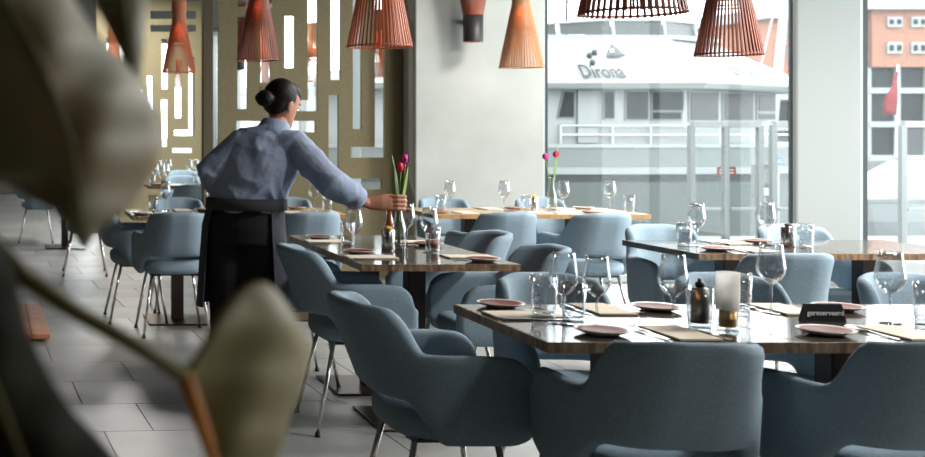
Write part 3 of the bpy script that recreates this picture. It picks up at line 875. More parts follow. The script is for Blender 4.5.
# ------------------------------------------------------------------ the waitress
def person():
    t = thing('person', 'waitress in blue shirt and dark apron leaning over to place a tulip vase', 'person', (1.09, 5.60, 0), 0)
    O = Vector((1.09, 5.60, 0))
    L = lambda p: Vector(p) - O
    # key points (metres, room coordinates)
    waist, hip = Vector((1.085, 5.60, .985)), Vector((1.07, 5.60, .87))
    chest, neck0 = Vector((1.165, 5.615, 1.20)), Vector((1.235, 5.63, 1.345))
    head_c = Vector((1.268, 5.655, 1.452))
    lsh, lel, lwr = Vector((1.065, 5.65, 1.245)), Vector((.91, 5.63, 1.110)), Vector((.975, 5.80, 1.035))
    rsh, rel, rwr = Vector((1.315, 5.555, 1.245)), Vector((1.455, 5.41, 1.070)), Vector((1.640, 5.488, .972))
    side = Vector((.93, -.36, -.05)).normalized()
    b = MB()
    # torso, neck
    b.tube([L(p) for p in (hip - Vector((0, 0, .08)), hip, waist, (waist + chest) / 2, chest, chest.lerp(neck0, .6), neck0)],
           [(.14, .10), (.165, .115), (.125, .09), (.135, .095), (.155, .10), (.09, .06), (.05, .05)], 24, side=side)
    b.tube([L(neck0 - Vector((.02, .0, .06))), L(neck0), L(head_c - Vector((-.005, -.01, .055)))], [.06, .05, .047], 16)
    # head: rings along its own axis, face along local +y
    yaw, pitch = math.radians(-52), math.radians(-17)
    HM = Matrix.Translation(L(head_c)) @ Matrix.Rotation(yaw, 4, 'Z') @ Matrix.Rotation(pitch, 4, 'X') @ Matrix.Rotation(math.radians(6), 4, 'Y')
    hr = [(-.118, .020, .022, .062), (-.112, .034, .036, .055), (-.095, .046, .052, .045), (-.07, .055, .066, .030), (-.04, .062, .080, .016), (-.01, .068, .090, .006),
          (.02, .072, .096, .0), (.05, .073, .098, -.005), (.075, .068, .091, -.008), (.098, .052, .070, -.010), (.112, .030, .040, -.012), (.117, .01, .014, -.012)]
    b.loft([[HM @ Vector((rx * math.cos(2 * PI * q / 24), cy + ry * math.sin(2 * PI * q / 24), z)) for q in range(24)] for z, rx, ry, cy in hr])
    b.loft([[HM @ Vector(p) for p in r] for r in ([(-.006, .088, .022), (.006, .088, .022), (0, .095, .022)], [(-.012, .09, -.012), (.012, .09, -.012), (0, .116, -.016)], [(-.010, .088, -.028), (.010, .088, -.028), (0, .106, -.03)])])
    for z, w, y in ((-.052, .022, .093), (-.062, .020, .094)): b.ell(HM @ Vector((0, y, z)), (.018, .010, .006), 12, 6, HM.to_3x3().to_4x4())
    for sx in (-1, 1):
        b.ell(HM @ Vector((sx * .072, -.012, -.008)), (.010, .022, .033), 12, 8, HM.to_3x3().to_4x4())
        b.ell(HM @ Vector((sx * .030, .083, .030)), (.024, .012, .008), 10, 6, HM.to_3x3().to_4x4())
    # arms
    def arm(a, e, w): b.tube([L(a), L(a.lerp(e, .5)), L(e), L(e.lerp(w, .4)), L(w)], [.048, .043, .037, .036, .025], 14)
    arm(lsh, lel, lwr); arm(rsh, rel, rwr)
    b.tube([L(chest), L(lsh)], [.07, .05], 12); b.tube([L(chest), L(rsh)], [.07, .05], 12)
    # right hand closed round the neck of the vase
    b.tube([L(rwr), L((1.672, 5.484, .974)), L((1.712, 5.478, .975)), L((1.756, 5.476, .974))], [(.026, .020), (.034, .017), (.039, .016), (.036, .013)], 14, side=(0, 0, 1))
    for q in range(4):
        z = 1.006 - q * .0205; ln = (.95, 1.05, 1.0, .82)[q]
        b.tube([L((1.748, 5.478, z)), L((1.782, 5.466, z + .002)), L((1.800 + .018 * ln, 5.472, z)), L((1.804 + .028 * ln, 5.495, z - .002)), L((1.800 + .016 * ln, 5.522, z - .003))],
               [.0094, .0092, .0088, .0082, .0070], 10)
    b.tube([L((1.695, 5.492, .992)), L((1.735, 5.512, 1.004)), L((1.770, 5.526, 1.006)), L((1.800, 5.530, 1.002))], [.014, .0125, .011, .0085], 10)
    # left hand, relaxed at the apron front
    d = (lwr - lel).normalized(); hv = Vector((0, 0, 1)); sd = d.cross(hv).normalized()
    b.tube([L(lwr), L(lwr + d * .04), L(lwr + d * .085)], [(.022, .018), (.034, .014), (.036, .012)], 12, side=(0, 0, 1))
    for q in range(4):
        o = lwr + d * .083 + hv * (.027 - q * .018); ln = (.062, .07, .066, .052)[q]
        b.tube([L(o), L(o + d * ln * .5 + sd * .006), L(o + d * ln * .8 + sd * .022)], [.0088, .0082, .007], 8)
    o = lwr + d * .03 + hv * .025
    b.tube([L(o), L(o + d * .03 + hv * .018 + sd * .01), L(o + d * .055 + hv * .02 + sd * .022)], [.012, .0105, .0085], 8)
    # legs
    feet = [Vector((.985, 5.60, .0)), Vector((1.165, 5.63, .0))]
    for f, sx in zip(feet, (-1, 1)):
        hj = hip + side * (.085 * sx) + Vector((0, 0, -.04))
        kn = hj.lerp(f, .5) + Vector((.01, .02, 0))
        b.tube([L(hj + Vector((0, 0, .05))), L(hj.lerp(kn, .4)), L(kn), L(kn.lerp(f, .35)), L(f + Vector((0, 0, .10))), L(f + Vector((0, 0, .045)))], [.088, .080, .058, .056, .040, .042], 14)
        b.tube([L(f + Vector((-.02, -.05, .045))), L(f + Vector((.03, .06, .04))), L(f + Vector((.07, .15, .028)))], [.032, .034, .024], 12)
    link('body', remeshed('body', b, 'skin', .0038, 2), t)
    # hair: swept-back cap and a bun
    h = MB(); R3 = HM.to_3x3().to_4x4()
    h.ell(HM @ Vector((0, -.022, .036)), (.080, .090, .090), 24, 16, R3)
    h.ell(HM @ Vector((0, .018, .068)), (.068, .078, .056), 24, 14, R3)
    h.ell(HM @ Vector((0, -.040, -.006)), (.069, .062, .060), 20, 12, R3)
    h.ell(HM @ Vector((0, -.085, -.005)), (.032, .032, .032), 16, 10, R3)
    bc = HM @ Vector((0.004, -.132, -.010))
    h.ell(bc, (.046, .040, .042), 18, 12, R3)
    h.tube([bc + R3.to_3x3() @ Vector((math.cos(a) * .036, math.sin(a) * .032, .012 * math.sin(3 * a))) for a in [i * .5 for i in range(13)]], .013, 8)
    hair = link('hair', remeshed('hair', h, 'hair', .0055, 3), t)
    lp = [bc + R3.to_3x3() @ Vector((.0, -.03 - .02 * math.sin(i * .6), .028 + .016 * math.cos(i * .55))) for i in range(7)]
    MB().tube(lp, .0015, 6).obj('loose_strand', 'hair', hair)
    MB().lathe([(.028, -.006), (.034, 0), (.028, .006), (.024, 0), (.028, -.006)], 20).obj('hair_tie', 'trousers', hair, True).matrix_local = HM @ Matrix.Translation((0, -.10, -.006)) @ Matrix.Rotation(PI / 2, 4, 'X')
    for sx in (-1, 1):
        MB().ell(HM @ Vector((sx * .030, .086, .014)), (.012, .009, .007), 12, 8, R3).obj('eye', 'eye_white', t, True)
    # shirt
    s = MB()
    s.tube([L(p) for p in (waist - Vector((.0, 0, .055)), waist, waist.lerp(chest, .3), waist.lerp(chest, .65), chest, chest.lerp(neck0, .45), neck0 - Vector((.012, .0, .03)))],
           [(.172, .13), (.172, .128), (.178, .132), (.184, .130), (.182, .122), (.150, .10), (.075, .07)], 28, side=side)
    s.tube([L(chest + side * -.02 + Vector((0, 0, .03))), L(lsh), L(lsh.lerp(lel, .5)), L(lel + Vector((-.008, 0, 0))), L(lel.lerp(lwr, .35)), L(lel.lerp(lwr, .62))], [.09, .074, .068, .062, .056, .05], 18)
    s.tube([L(chest + side * .02 + Vector((0, 0, .03))), L(rsh), L(rsh.lerp(rel, .5)), L(rel), L(rel.lerp(rwr, .3)), L(rel.lerp(rwr, .62))], [.09, .074, .068, .065, .060, .056], 18)
    # folds over the elbow and back
    for f_ in (.25, .5, .75): 
        p = rsh.lerp(rel, f_); s.ell(L(p + Vector((.0, -.03, -.03))), (.045, .035, .018), 12, 8, Matrix.Rotation(.7, 4, 'Y'))
    for f_ in (.3, .7):
        p = lsh.lerp(lel, f_); s.ell(L(p + Vector((-.02, -.04, -.01))), (.04, .03, .016), 12, 8, Matrix.Rotation(-.6, 4, 'Y'))
    shirt = link('shirt', wrinkle(remeshed('shirt', s, 'shirt', .006, 2), .011, 9), t)
    nd = (head_c - neck0).normalized()
    def band(c, ax, prof, m, nm, par, sd, n=28):
        MB().tube([L(c + ax * z) for z, a, b_ in prof], [(a, b_) for z, a, b_ in prof], n, cap=False, side=sd).obj(nm, m, par, True)
    cn = neck0 - Vector((.008, 0, .025))
    band(cn, nd, [(-.035, .098, .090), (-.03, .100, .093), (.0, .086, .080), (.03, .074, .070), (.046, .067, .063), (.047, .062, .058), (.02, .066, .062), (-.03, .08, .074)], 'shirt', 'collar', shirt, side)
    for e, w, nm in ((rel, rwr, 'cuff'), (lel, lwr, 'cuff')):
        ax = (w - e).normalized(); c = e.lerp(w, .62)
        band(c, ax, [(-.012, .054, .054), (.0, .060, .060), (.035, .056, .056), (.038, .051, .051), (.0, .048, .048)], 'shirt', nm, shirt, (0, 0, 1), 20)
    # dark trousers and wrapped apron
    tr = MB()
    tr.tube([L(p) for p in (hip - Vector((0, 0, .10)), hip - Vector((0, 0, .02)), hip.lerp(waist, .6), waist)], [(.188, .132), (.192, .138), (.176, .128), (.166, .122)], 28, side=side)
    for f, sx in zip(feet, (-1, 1)):
        hj = hip + side * (.088 * sx) + Vector((0, 0, -.03)); kn = hj.lerp(f, .5) + Vector((.01, .015, 0))
        tr.tube([L(hj), L(hj.lerp(kn, .5)), L(kn), L(kn.lerp(f, .5)), L(f + Vector((0, 0, .05)))], [.106, .100, .085, .078, .074], 18)
    tro = link('trousers', remeshed('trousers', tr, 'trousers', .008, 3), t)
    ap = MB(); n = 30
    A0 = math.radians(-40); A1 = math.radians(220)
    for sgn, th in ((1, 0),):
        rings = []
        for z, a, b_ in ((.985, .182, .137), (.93, .192, .145), (.86, .203, .152), (.74, .212, .158), (.60, .222, .165), (.46, .232, .172)):
            c = waist.lerp(hip, min(1, (.985 - z) / .115)); c = Vector((c.x, c.y, z)); c = L(c)
            fw = Vector((-side.y, side.x, 0)).normalized(); sd2 = Vector((side.x, side.y, 0)).normalized()
            ring = [c + sd2 * (a * math.cos(A0 + (A1 - A0) * i / n)) + fw * (b_ * math.sin(A0 + (A1 - A0) * i / n)) for i in range(n + 1)]
            ring += [c + sd2 * ((a - .005) * math.cos(A0 + (A1 - A0) * i / n)) + fw * ((b_ - .005) * math.sin(A0 + (A1 - A0) * i / n)) for i in range(n, -1, -1)]
            rings.append(ring)
        ap.loft(rings)
    apron = ap.obj('apron', 'apron', t, False)
    band(Vector((waist.x, waist.y, .968)), Vector((0, 0, 1)), [(-.032, .196, .153), (-.03, .200, .156), (.022, .198, .153), (.025, .190, .146), (-.02, .19, .146)], 'apron_tie', 'waistband', apron, side, 36)
    for f in feet:
        sh = MB()
        sh.tube([L(f + Vector((-.03, -.06, .04))), L(f + Vector((0, 0, .042))), L(f + Vector((.04, .08, .036))), L(f + Vector((.085, .175, .026)))], [(.034, .036), (.036, .042), (.036, .046), (.022, .03)], 16, side=(0, 0, 1))
        sh.obj('shoe', 'shoe', t, True)
person()

# ------------------------------------------------------------------ foreground rubber plant
def PX(px, py, y): return Vector(((px - 25) * y / 1142, y, EYE + (130 - py) * y / 1142))
def leaf(parent, O, outline, spine, y0, tilt, bulge, m, th=.0016, rings=7):
    """a real blade: outline points, curved between its rim and its spine; tilt = depth change across, bulge = curvature"""
    n = len(outline); pts = []
    ol = []
    for i in range(n):                      # round the outline
        a, b, c, d = (outline[(i + k - 1) % n] for k in range(4))
        for q in range(3):
            t = q / 3
            f = lambda p0, p1, p2, p3: .5 * (2 * p1 + (p2 - p0) * t + (2 * p0 - 5 * p1 + 4 * p2 - p3) * t * t + (3 * p1 - p0 - 3 * p2 + p3) * t ** 3)
            ol.append((f(a[0], b[0], c[0], d[0]), f(a[1], b[1], c[1], d[1])))
    def near(p):
        best = None
        for i in range(len(spine) - 1):
            a, b = Vector(spine[i]), Vector(spine[i + 1]); d = b - a
            t = min(1, max(0, (Vector(p) - a).dot(d) / d.dot(d))); q = a + d * t
            if best is None or (q - Vector(p)).length < best[0]: best = ((q - Vector(p)).length, q)
        return best[1]
    b = MB(); N = len(ol)
    cen = [near(p) for p in ol]
    for side in (0, 1):
        rr = []
        for k in range(rings + 1):
            t = k / rings; ring = []
            for p, c in zip(ol, cen):
                q = Vector(p) * (1 - t) + c * t
                y = y0 + tilt[0] * (q.x - c.x) / 100 + tilt[1] * (q.y - outline[0][1]) / 100 + bulge * (1 - t) ** 2 * ((Vector(p) - c).length / 100) + .004 * math.sin(q.x * .07 + q.y * .03) + .003 * math.sin(q.y * .11)
                ring.append(PX(q.x, q.y, y + side * th) - O)
            rr.append(ring)
        o = len(b.v)
        for r in rr: b.v += [tuple(p) for p in r]
        for i in range(rings):
            for j in range(N):
                k2 = (j + 1) % N
                b.f.append((o + i * N + j, o + i * N + k2, o + (i + 1) * N + k2, o + (i + 1) * N + j))
    h = len(b.v) // 2
    for j in range(N): b.f.append((j, (j + 1) % N, h + (j + 1) % N, h + j))
    return b.obj('leaf', m, parent, True)
PO = Vector((-.10, .78, 0))
t = thing('rubber_plant', 'large potted rubber plant close up, blurred olive leaves hiding the room', 'plant', PO, 0)
MB().lathe([(.0005, 0), (.13, 0), (.16, .30), (.168, .30), (.168, .33), (.155, .33), (.15, .29), (.0005, .28)], 36).obj('pot', 'pot_clay', t, True)
MB().lathe([(.0005, .292), (.149, .292), (.149, .27)], 30).obj('soil', 'soil', t, True)
MB().tube([(0, 0, .28), (.01, .0, .7), (-.01, -.01, 1.1), (.0, -.0, 1.45), (-.01, .0, 1.85)], [.016, .014, .012, .010, .006], 12).obj('stem', 'plant_stem', t, True)
l1 = leaf(t, PO, [(-60, -70), (40, -70), (74, 0), (108, 45), (130, 68), (152, 98), (161, 126), (160, 150), (147, 182), (125, 212), (103, 226), (85, 250), (74, 238), (57, 213), (33, 201), (6, 184), (-60, 150)],
     [(-20, -30), (40, 60), (70, 140), (84, 238)], .74, (.03, .02), .06, 'plant_leaf')
MB().tube([PX(-20, -30, .737) - PO, PX(40, 60, .745) - PO, PX(70, 140, .757) - PO, PX(84, 238, .775) - PO], [.003, .0028, .002, .0008], 8).obj('midrib', 'plant_stem', l1, True)
l2 = leaf(t, PO, [(84, -70), (160, -70), (148, 0), (146, 32), (143, 60), (136, 86), (120, 56), (104, 22), (94, 0)], [(118, -60), (124, 10), (134, 76)], .88, (.03, .02), .08, 'plant_leaf')
MB().tube([PX(118, -60, .878) - PO, PX(124, 10, .885) - PO, PX(134, 76, .90) - PO], [.0025, .002, .0008], 8).obj('midrib', 'plant_stem', l2, True)
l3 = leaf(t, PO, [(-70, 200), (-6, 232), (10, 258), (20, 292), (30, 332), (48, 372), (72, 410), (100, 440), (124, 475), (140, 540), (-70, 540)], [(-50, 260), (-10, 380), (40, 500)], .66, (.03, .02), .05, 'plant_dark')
MB().tube([PX(-50, 260, .657) - PO, PX(-10, 380, .68) - PO, PX(40, 500, .70) - PO], [.003, .0025, .001], 8).obj('midrib', 'plant_stem', l3, True)
l4 = leaf(t, PO, [(181, 372), (196, 354), (213, 324), (233, 296), (254, 282), (272, 286), (291, 310), (310, 344), (306, 370), (296, 404), (286, 432), (272, 475), (255, 520), (238, 540), (222, 505), (208, 465), (198, 430), (188, 395)],
     [(186, 380), (198, 415), (212, 458), (234, 525)], .80, (.03, .02), .04, 'plant_leaf_pale')
MB().tube([PX(183, 374, .797) - PO, PX(198, 415, .805) - PO, PX(212, 458, .815) - PO, PX(234, 525, .83) - PO], [.006, .0055, .0045, .001], 10).obj('midrib', 'plant_rib', l4, True)
MB().tube([PX(-60, 205, .78) - PO, PX(-20, 232, .765) - PO, PX(22, 276, .76) - PO, PX(75, 312, .77) - PO, PX(130, 342, .785) - PO, PX(184, 376, .797) - PO], [.0075, .0075, .007, .0062, .0056, .006], 12).obj('petiole', 'plant_stem', t, True)

# ------------------------------------------------------------------ quay, water and things outside
struct(MB().box(3.9, 40, YW + .16, 14.5, -.3, -.02).obj('floor_terrace', 'deck'))
struct(MB().box(-60, 160, 14.5, 75, -1.6, -1.3).obj('water', 'water'))
struct(MB().box(-60, 160, 75, 200, -2, -.3).obj('quay_far', 'concrete'))

def wind_screen(x0, x1, n, label):
    y = 12.0
    t = thing('glass_wind_screen', label, 'screen', ((x0 + x1) / 2, y, -.02), 0); c = (x0 + x1) / 2
    for i in range(n + 1):
        x = x0 + (x1 - x0) * i / n - c
        MB().rbox(x - .03, x + .03, -.03, .03, 0, 1.40, .004).obj('post', 'post_white', t)
    MB().rbox(x0 - c, x1 - c, -.035, .035, 1.37, 1.44, .004).obj('top_rail', 'far_frame', t)
    for i in range(n):
        a, b2 = x0 + (x1 - x0) * i / n - c + .045, x0 + (x1 - x0) * (i + 1) / n - c - .045
        MB().box(a, b2, -.006, .006, .08, 1.36).obj('pane', 'window_glass', t)
        MB().rbox(a, b2, -.02, .02, .50, .53, .003).obj('mid_rail', 'far_frame', t)
wind_screen(7.0, 7.72, 2, 'white-posted glass wind screen on the terrace before the boat hull')
wind_screen(7.86, 8.60, 2, 'white-posted glass wind screen on the terrace beside the column')
wind_screen(9.22, 11.2, 4, 'white-posted glass wind screen outside the window past the column')
def plain_sign(x, y, z, w, h, m, label, cat='sign', post=True):
    t = thing('notice_sign', label, cat, (x, y, -.02), 0)
    MB().rbox(-w / 2, w / 2, -.012, .0, z - h / 2, z + h / 2, .002).obj('panel', m, t)
    for q in (.18, -.14): MB().box(-w * .38, w * .38, -.0135, -.012, z + q * h - h * .06, z + q * h + h * .06).obj('lettering_bar', 'print_white', t)
    MB().box(-.015, .015, .0, .03, 0, z + h / 2).obj('post', 'alu', t)
plain_sign(7.52, 12.25, .90, .20, .10, 'red_sign', 'red notice sign behind the terrace wind screen')
plain_sign(8.58, 12.3, .80, .11, .15, 'red_sign', 'small red sign beside the white column outside')
plain_sign(8.10, 12.28, 1.01, .09, .07, 'blue_sign', 'small blue sign above the grey junction box')
t = thing('junction_box', 'grey junction box with pale label on the terrace', 'box', (7.98, 12.35, -.02), 0)
MB().rbox(-.1, .1, -.05, .05, .62, .98, .006).obj('cabinet', 'concrete', t)
MB().rbox(-.03, .03, -.056, -.05, .76, .93, .002).obj('meter', 'far_frame', t)
MB().rbox(-.06, .06, -.056, -.05, .64, .72, .002).obj('label_plate', 'print_white', t)
MB().box(-.02, .02, -.02, .02, 0, .62).obj('post', 'alu', t)

# the white motor yacht
def boat():
    BY = 20.0
    q = lambda px, py, y=BY: PX(px, py, y)
    t = thing('motor_yacht', 'white motor yacht with wheelhouse windows and dark name lettering, moored outside', 'boat', (11.5, 22.4, -1.3), 0)
    O = Vector((11.5, 22.4, -1.3))
    def add(b, nm, m, par=None, smooth=False):
        b.v = [tuple(Vector(p) - O) for p in b.v]
        return b.obj(nm, m, par or t, smooth)
    def hull_band(z0, z1, m, nm, out0=0, out1=0):
        st = [(4.0, 2.3), (7.5, 2.45), (10.5, 2.45), (12.8, 2.2), (14.2, 1.5), (15.0, .8), (15.5, .05)]
        b = MB(); lo, hi = [], []
        def loop(z, o):
            fl = (z + 1.3) * .10
            a = [(x + (fl if x > 12 else 0), 22.4 - (hb + o + min(fl, .22)), z) for x, hb in st]
            return a + [(x, 44.8 - y, zz) for x, y, zz in reversed(a)]
        b.loft([loop(z0, out0), loop(z1, out1)])
        return add(b, nm, m, None, False)
    hull_band(-1.45, .42, 'boat_hull', 'hull', -.08, 0)
    hull_band(.42, .56, 'boat_stripe', 'boot_stripe', .0, 0)
    hull_band(.56, .68, 'boat_white', 'rub_rail', .06, .06)
    hull_band(.68, 1.02, 'boat_upper', 'bulwark', .0, .03)
    hull_band(1.02, 1.08, 'boat_white', 'cap_rail', .05, .05)
    # house
    plan = [(4.5, 20.05), (11.56, 20.05), (14.3, 22.0), (14.3, 23.0), (11.56, 24.75), (4.5, 24.75)]
    house = add(MB().prism(plan, 1.08, 2.06), 'wheelhouse', 'boat_white')
    def on_face(px, py, A, B_, out):
        """point on the vertical face through plan points A, B"""
        A, B_ = Vector(A), Vector(B_); d = B_ - A; n = Vector((d.y, -d.x)).normalized()
        r = Vector(((px - 25) / 1142, 1.0)); s0 = A.dot(n) / r.dot(n)
        return PX(px, py, s0) + Vector((n.x, n.y, 0)) * out
    def pane(px0, px1, py0, py1, A, B_, par, m='boat_glass', skew=0):
        f = [on_face(px0 - 1.5, py1 + 1.5, A, B_, .0), on_face(px1 + 1.5, py1 + 1.5, A, B_, .0), on_face(px1 + 1.5, py0 - 1.5, A, B_, .0), on_face(px0 - 1.5 + skew, py0 - 1.5, A, B_, .0)]
        g = [on_face(px0, py1, A, B_, .03), on_face(px1, py1, A, B_, .03), on_face(px1, py0, A, B_, .03), on_face(px0 + skew, py0, A, B_, .03)]
        n = (f[1] - f[0]).cross(f[3] - f[0]).normalized(); n = n if n.y < 0 else -n
        fr = add(MB().loft([f, [p + n * .025 for p in f]]), 'window_frame', 'boat_upper', par)
        add(MB().loft([g, [p + n * .006 for p in g]]), 'pane', 'far_glass', par)
    S0, S1 = (4.5, 20.05), (11.56, 20.05); F0, F1 = (11.56, 20.05), (14.3, 22.0)
    for a, b_, c, d in ((626, 647, 92, 119), (652, 682, 92, 110), (652, 680, 112.5, 119)): pane(a, b_, c, d, S0, S1, house)
    for a, b_, c, d in ((689, 716, 93, 120), (723, 751, 94, 120), (757, 773, 95, 111), (757, 773, 114, 119)): pane(a, b_, c, d, F0, F1, house)
    pane(558, 573, 92, 117, S0, S1, house, skew=6); pane(587, 594, 95, 115, S0, S1, house); pane(604, 613, 92, 118, S0, S1, house)
    door = add(MB().box(q(578, 0).x, q(598, 0).x, 20.0, 20.05, 1.1, 2.02), 'cabin_door', 'boat_white', house)
    # coach roof / brow
    lo = [(4.2, 19.75), (11.7, 19.7), (15.0, 21.9), (15.0, 23.1), (11.7, 25.1), (4.2, 25.05)]
    md = [(4.2, 19.70), (11.7, 19.62), (15.15, 21.85), (15.15, 23.15), (11.7, 25.2), (4.2, 25.1)]
    up = [(8.6, 20.75), (11.6, 20.72), (13.2, 21.9), (13.2, 23.0), (11.6, 24.0), (8.6, 24.1)]
    b = MB().loft([[(x, y, 2.04) for x, y in lo], [(x, y, 2.14) for x, y in md], [(x, y, 2.98) for x, y in up]])
    brow = add(b, 'brow_roof', 'boat_white')
    fb = [(8.3, 20.7), (11.9, 20.85), (13.3, 21.8), (13.3, 23.1), (11.9, 24.1), (8.3, 24.2)]
    add(MB().loft([[(x, y, 2.98) for x, y in fb], [(x, y, 3.06) for x, y in fb]]), 'flybridge_deck', 'boat_white', brow)
    # flybridge windscreen: panes between white posts
    wl = [(8.9, 20.95), (9.75, 20.85), (10.75, 20.85), (11.75, 20.95), (12.7, 21.6)]
    for i in range(4):
        (xa, ya), (xb, yb) = wl[i], wl[i + 1]; hA, hB = (.10 + .10 * min(i, 1.5)), (.20 + .06 * min(i, 1))
        f = [(xa + .04, ya, 3.07), (xb - .04, yb, 3.07), (xb - .02, yb + .1, 3.07 + hB), (xa + .06, ya + .1, 3.07 + hA)]
        add(MB().loft([f, [(x, y + .02, z) for x, y, z in f]]), 'windscreen_pane', 'boat_grey', brow)
        add(MB().tube([(xb, yb, 3.05), (xb + .02, yb + .1, 3.09 + hB)], .03, 8), 'windscreen_post', 'boat_white', brow)
        add(MB().tube([(xa + .05, ya + .1, 3.09 + hA), (xb + .02, yb + .1, 3.09 + hB)], .025, 8), 'windscreen_rail', 'boat_white', brow)
    # sloping side face of the brow: lettering and triangular emblem
    A, B_, C = Vector((4.2, 19.70, 2.14)), Vector((11.7, 19.62, 2.14)), Vector((8.6, 20.75, 2.98))
    ux = (B_ - A).normalized(); n = ux.cross(C - A).normalized(); n = n if n.y < 0 else -n; uz = n.cross(ux) * -1; uz = uz if uz.z > 0 else -uz
    def on_slope(px, py):
        d = Vector(((px - 25) / 1142, 1, (130 - py) / 1142)); e = Vector((0, 0, EYE)); s0 = (A - e).dot(n) / d.dot(n); return e + d * s0
    me = text_mesh('name_lettering', 'Dirona', .27, 'boat_text', .2, .006, bold=.006)
    o = link('name_lettering', me, brow)
    M = Matrix((( ux.x, uz.x, n.x, 0), (ux.y, uz.y, n.y, 0), (ux.z, uz.z, n.z, 0), (0, 0, 0, 1)))
    p = on_slope(600, 74) + n * .05 - O
    for v in me.vertices: v.co.y *= 2.1          # tall narrow letters on the raked roof side
    o.matrix_local = Matrix.Translation(p) @ M
    tri = [on_slope(*c) + n * .05 for c in ((605, 59), (624, 58.5), (610, 46))]
    add(MB().loft([tri, [v + n * .02 for v in tri]]), 'emblem', 'boat_grey', brow)
    sq = [on_slope(*c) + n * .075 for c in ((608.5, 56.5), (612.5, 56.5), (612.5, 52.5), (608.5, 52.5))]
    add(MB().loft([sq, [v + n * .01 for v in sq]]), 'emblem', 'boat_white', brow)
    for c in ((589, 57), (594, 54), (592, 64)):
        v = on_slope(*c) + n * .03; add(MB().ell(v, (.05, .05, .06), 10, 6), 'horn', 'boat_grey', brow)
    # reflection of the name, drawn as pale letters on the brow's front slope
    A2, B2, C2 = Vector((11.7, 19.62, 2.14)), Vector((15.15, 21.85, 2.14)), Vector((13.2, 21.9, 2.98))
    ux2 = (B2 - A2).normalized(); n2 = ux2.cross(C2 - A2).normalized(); n2 = n2 if n2.y < 0 else -n2; uz2 = n2.cross(ux2); uz2 = uz2 if uz2.z > 0 else -uz2
    o = link('name_lettering', text_mesh('name_lettering', 'Dirona', .40, 'boat_upper', .32, .004), brow)
    M = Matrix(((ux2.x, uz2.x, n2.x, 0), (ux2.y, uz2.y, n2.y, 0), (ux2.z, uz2.z, n2.z, 0), (0, 0, 0, 1)))
    o.matrix_local = Matrix.Translation((A2 * .38 + B2 * .32 + C2 * .30) + n2 * .02 - O) @ M
    # deck rail
    rail = [(q(560, 0).x, 19.98), (q(612, 0).x, 19.98), (q(650, 0).x, 19.98), (q(690, 0).x, 19.98), (q(725, 0).x, 20.15), (14.2, 21.0)]
    for i, (x, y) in enumerate(rail): add(MB().tube([(x, y, 1.05), (x, y, 1.40)], .018, 8), 'stanchion', 'alu')
    for zz in (1.40, 1.24): add(MB().tube([(x, y, zz) for x, y in rail], .018, 8), 'hand_rail', 'alu')
    v = q(634, 160, 19.9); add(MB().rbox(v.x - .13, v.x + .13, 19.78, 19.92, v.z - .08, v.z + .08, .03), 'fender_plate', 'boat_white')
    # mast and aerials
    add(MB().tube([(9.0, 22.4, 3.0), (8.9, 22.4, 6.5)], [.14, .07], 12), 'mast', 'boat_upper')
    add(MB().tube([(8.6, 21.5, 3.0), (8.7, 21.5, 3.55), (8.75, 21.5, 3.7)], [.12, .10, .03], 10), 'radar_post', 'boat_grey')
    add(MB().tube([(9.35, 20.8, 1.0), (9.6, 20.4, -.6)], .012, 6), 'mooring_line', 'boat_grey')
    add(MB().rbox(11.2, 12.6, 22.2, 22.9, 3.06, 3.35, .05), 'flybridge_seat', 'boat_grey')
boat()

def small_boat():
    t = thing('motor_boat', 'small white cabin cruiser moored beyond the column', 'boat', (22.3, 27.5, -1.3), 0)
    st = [(-2.5, 1.0), (-1, 1.2), (1, 1.2), (2.6, 1.0), (3.6, .5), (4.1, .05)]
    lp = lambda z, o, f: [(-x - (f if x > 1 else 0), -(hb + o), z) for x, hb in st] + [(-x - (f if x > 1 else 0), hb + o, z) for x, hb in reversed(st)]
    MB().loft([lp(-.1, -.25, -.3), lp(.5, 0, 0), lp(.95, .08, .15)]).obj('hull', 'boat_white', t)
    MB().loft([lp(.95, .10, .17), lp(1.03, .10, .17)]).obj('rub_rail', 'boat_upper', t)
    cb = [(-2.4, -.9), (1.9, -.9), (1.9, .9), (-2.4, .9)]; cu = [(-.9, -.7), (1.7, -.7), (1.7, .7), (-.9, .7)]
    c = MB().loft([[(x, y, 1.03) for x, y in cb], [(x, y, 1.9) for x, y in cu]]).obj('cabin', 'boat_white', t)
    for a, b2 in ((-.75, .25), (.4, 1.5)):
        f = [(a - .45 * (a < 0), -.905, 1.25), (b2, -.895, 1.25), (b2, -.80, 1.7), (a, -.80, 1.7)]
        MB().loft([f, [(x, y - .02, z) for x, y, z in f]]).obj('window', 'far_glass', c)
    MB().rbox(-.9, 1.8, -.75, .75, 1.9, 1.97, .02).obj('roof', 'boat_white', c)
small_boat()
def flag():
    t = thing('flag', 'red flag hanging from a thin pole beyond the column', 'flag', (23.6, 31.0, -1.3), 0)
    MB().tube([(0, 0, 0), (.1, 0, 4.4)], .03, 8).obj('pole', 'alu', t)
    rings = []
    for i in range(9):
        f = i / 8
        z = 4.2 - 1.15 * f; w = .08 + .36 * f
        rings.append([(.08 - w + .06 * math.sin(f * 7), -.02, z), (.08 - w * .5, -.07 + .05 * math.sin(f * 9), z), (.09, -.02, z), (.08 - w * .5, .02 + .05 * math.sin(f * 9), z)])
    MB().loft(rings).obj('cloth', 'red_flag', t, True)
flag()

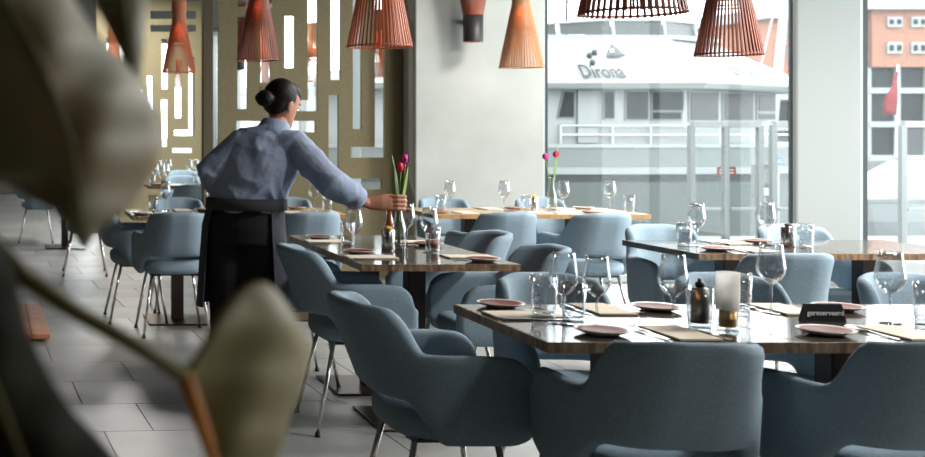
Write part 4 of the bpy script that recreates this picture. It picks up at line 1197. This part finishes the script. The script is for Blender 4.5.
def building(x0, x1, y, z0, z1, zb, label, rows, cols, brick_strip=None):
    t = thing('brick_building', label, 'building', ((x0 + x1) / 2, y, -.3), 0); c = (x0 + x1) / 2
    L_ = lambda b: b
    b = MB().box(x0 - c, x1 - c, 0, 12, zb + .3, z1 + .3); b.obj('brick_wall', 'brick', t)
    g = MB().box(x0 - c, x1 - c, .4, 12, 0, zb + .3).obj('glazed_base', 'far_glass', t)
    nb = max(3, int((x1 - x0) / 1.4))
    for i in range(nb + 1):
        x = x0 - c + (x1 - x0) * i / nb; MB().box(x - .12, x + .12, .2, .4, 0, zb + .3).obj('mullion', 'far_frame', g)
    for zz in (.0, .36, .72): MB().box(x0 - c, x1 - c, .15, .4, (zb + .3) * zz, (zb + .3) * zz + .3).obj('floor_band', 'far_frame', g)
    MB().box(x0 - c - .3, x1 - c + .3, -.4, 12.3, z1 + .3, z1 + .9).obj('roof', 'far_frame', t)
    for zc, h in rows:
        for xa, xb in cols:
            w = MB().box(xa - c, xb - c, -.12, .02, zc - h / 2 + .3, zc + h / 2 + .3).obj('window', 'far_frame', t)
            m = 2
            for i in range(m):
                a = xa - c + (xb - xa) * i / m + .1; e = xa - c + (xb - xa) * (i + 1) / m - .1
                MB().box(a, e, -.16, -.12, zc - h / 2 + .45, zc + h / 2 + .15).obj('pane', 'far_glass', w)
    return t
kk = 60 / 1142
Xp = lambda p: (p - 25) * kk
Zp = lambda p: EYE + (130 - p) * kk
building(Xp(872), Xp(990), 60, 0, Zp(10), Zp(67), 'brick building with paired windows over a glazed base, beyond the column',
         ((Zp(22), .55), (Zp(48), .6)), [(Xp(a), Xp(a + 15)) for a in (886, 910, 935, 960)])
building(Xp(769), Xp(850), 60, 0, Zp(19), Zp(76), 'brick building with wide balcony windows behind the yacht\'s brow',
         ((Zp(29), 1.0), (Zp(53), .9)), [(Xp(787), Xp(812)), (Xp(818), Xp(845))])
t = thing('sail_mast', 'pale leaning mast with rigging beside the brick building', 'mast', (24.6, 38, -1.3), 0)
MB().tube([(0, 0, 0), (.9, 0, 9)], [.16, .12], 10).obj('spar', 'far_frame', t)
MB().tube([(.9, 0, 9), (-1.2, 0, .2)], .02, 6).obj('stay', 'alu', t)
t = thing('sail_mast', 'thin dark mast with crosstrees at the window frame edge', 'mast', (16.4, 35, -1.3), 0)
MB().tube([(0, 0, 0), (.25, 0, 8)], [.07, .04], 8).obj('spar', 'boat_grey', t)
MB().tube([(-.5, 0, 5.0), (.8, 0, 5.05)], .025, 6).obj('crosstree', 'boat_grey', t)
MB().tube([(.22, 0, 7.5), (1.2, 0, 0.5)], .015, 6).obj('stay', 'boat_grey', t)
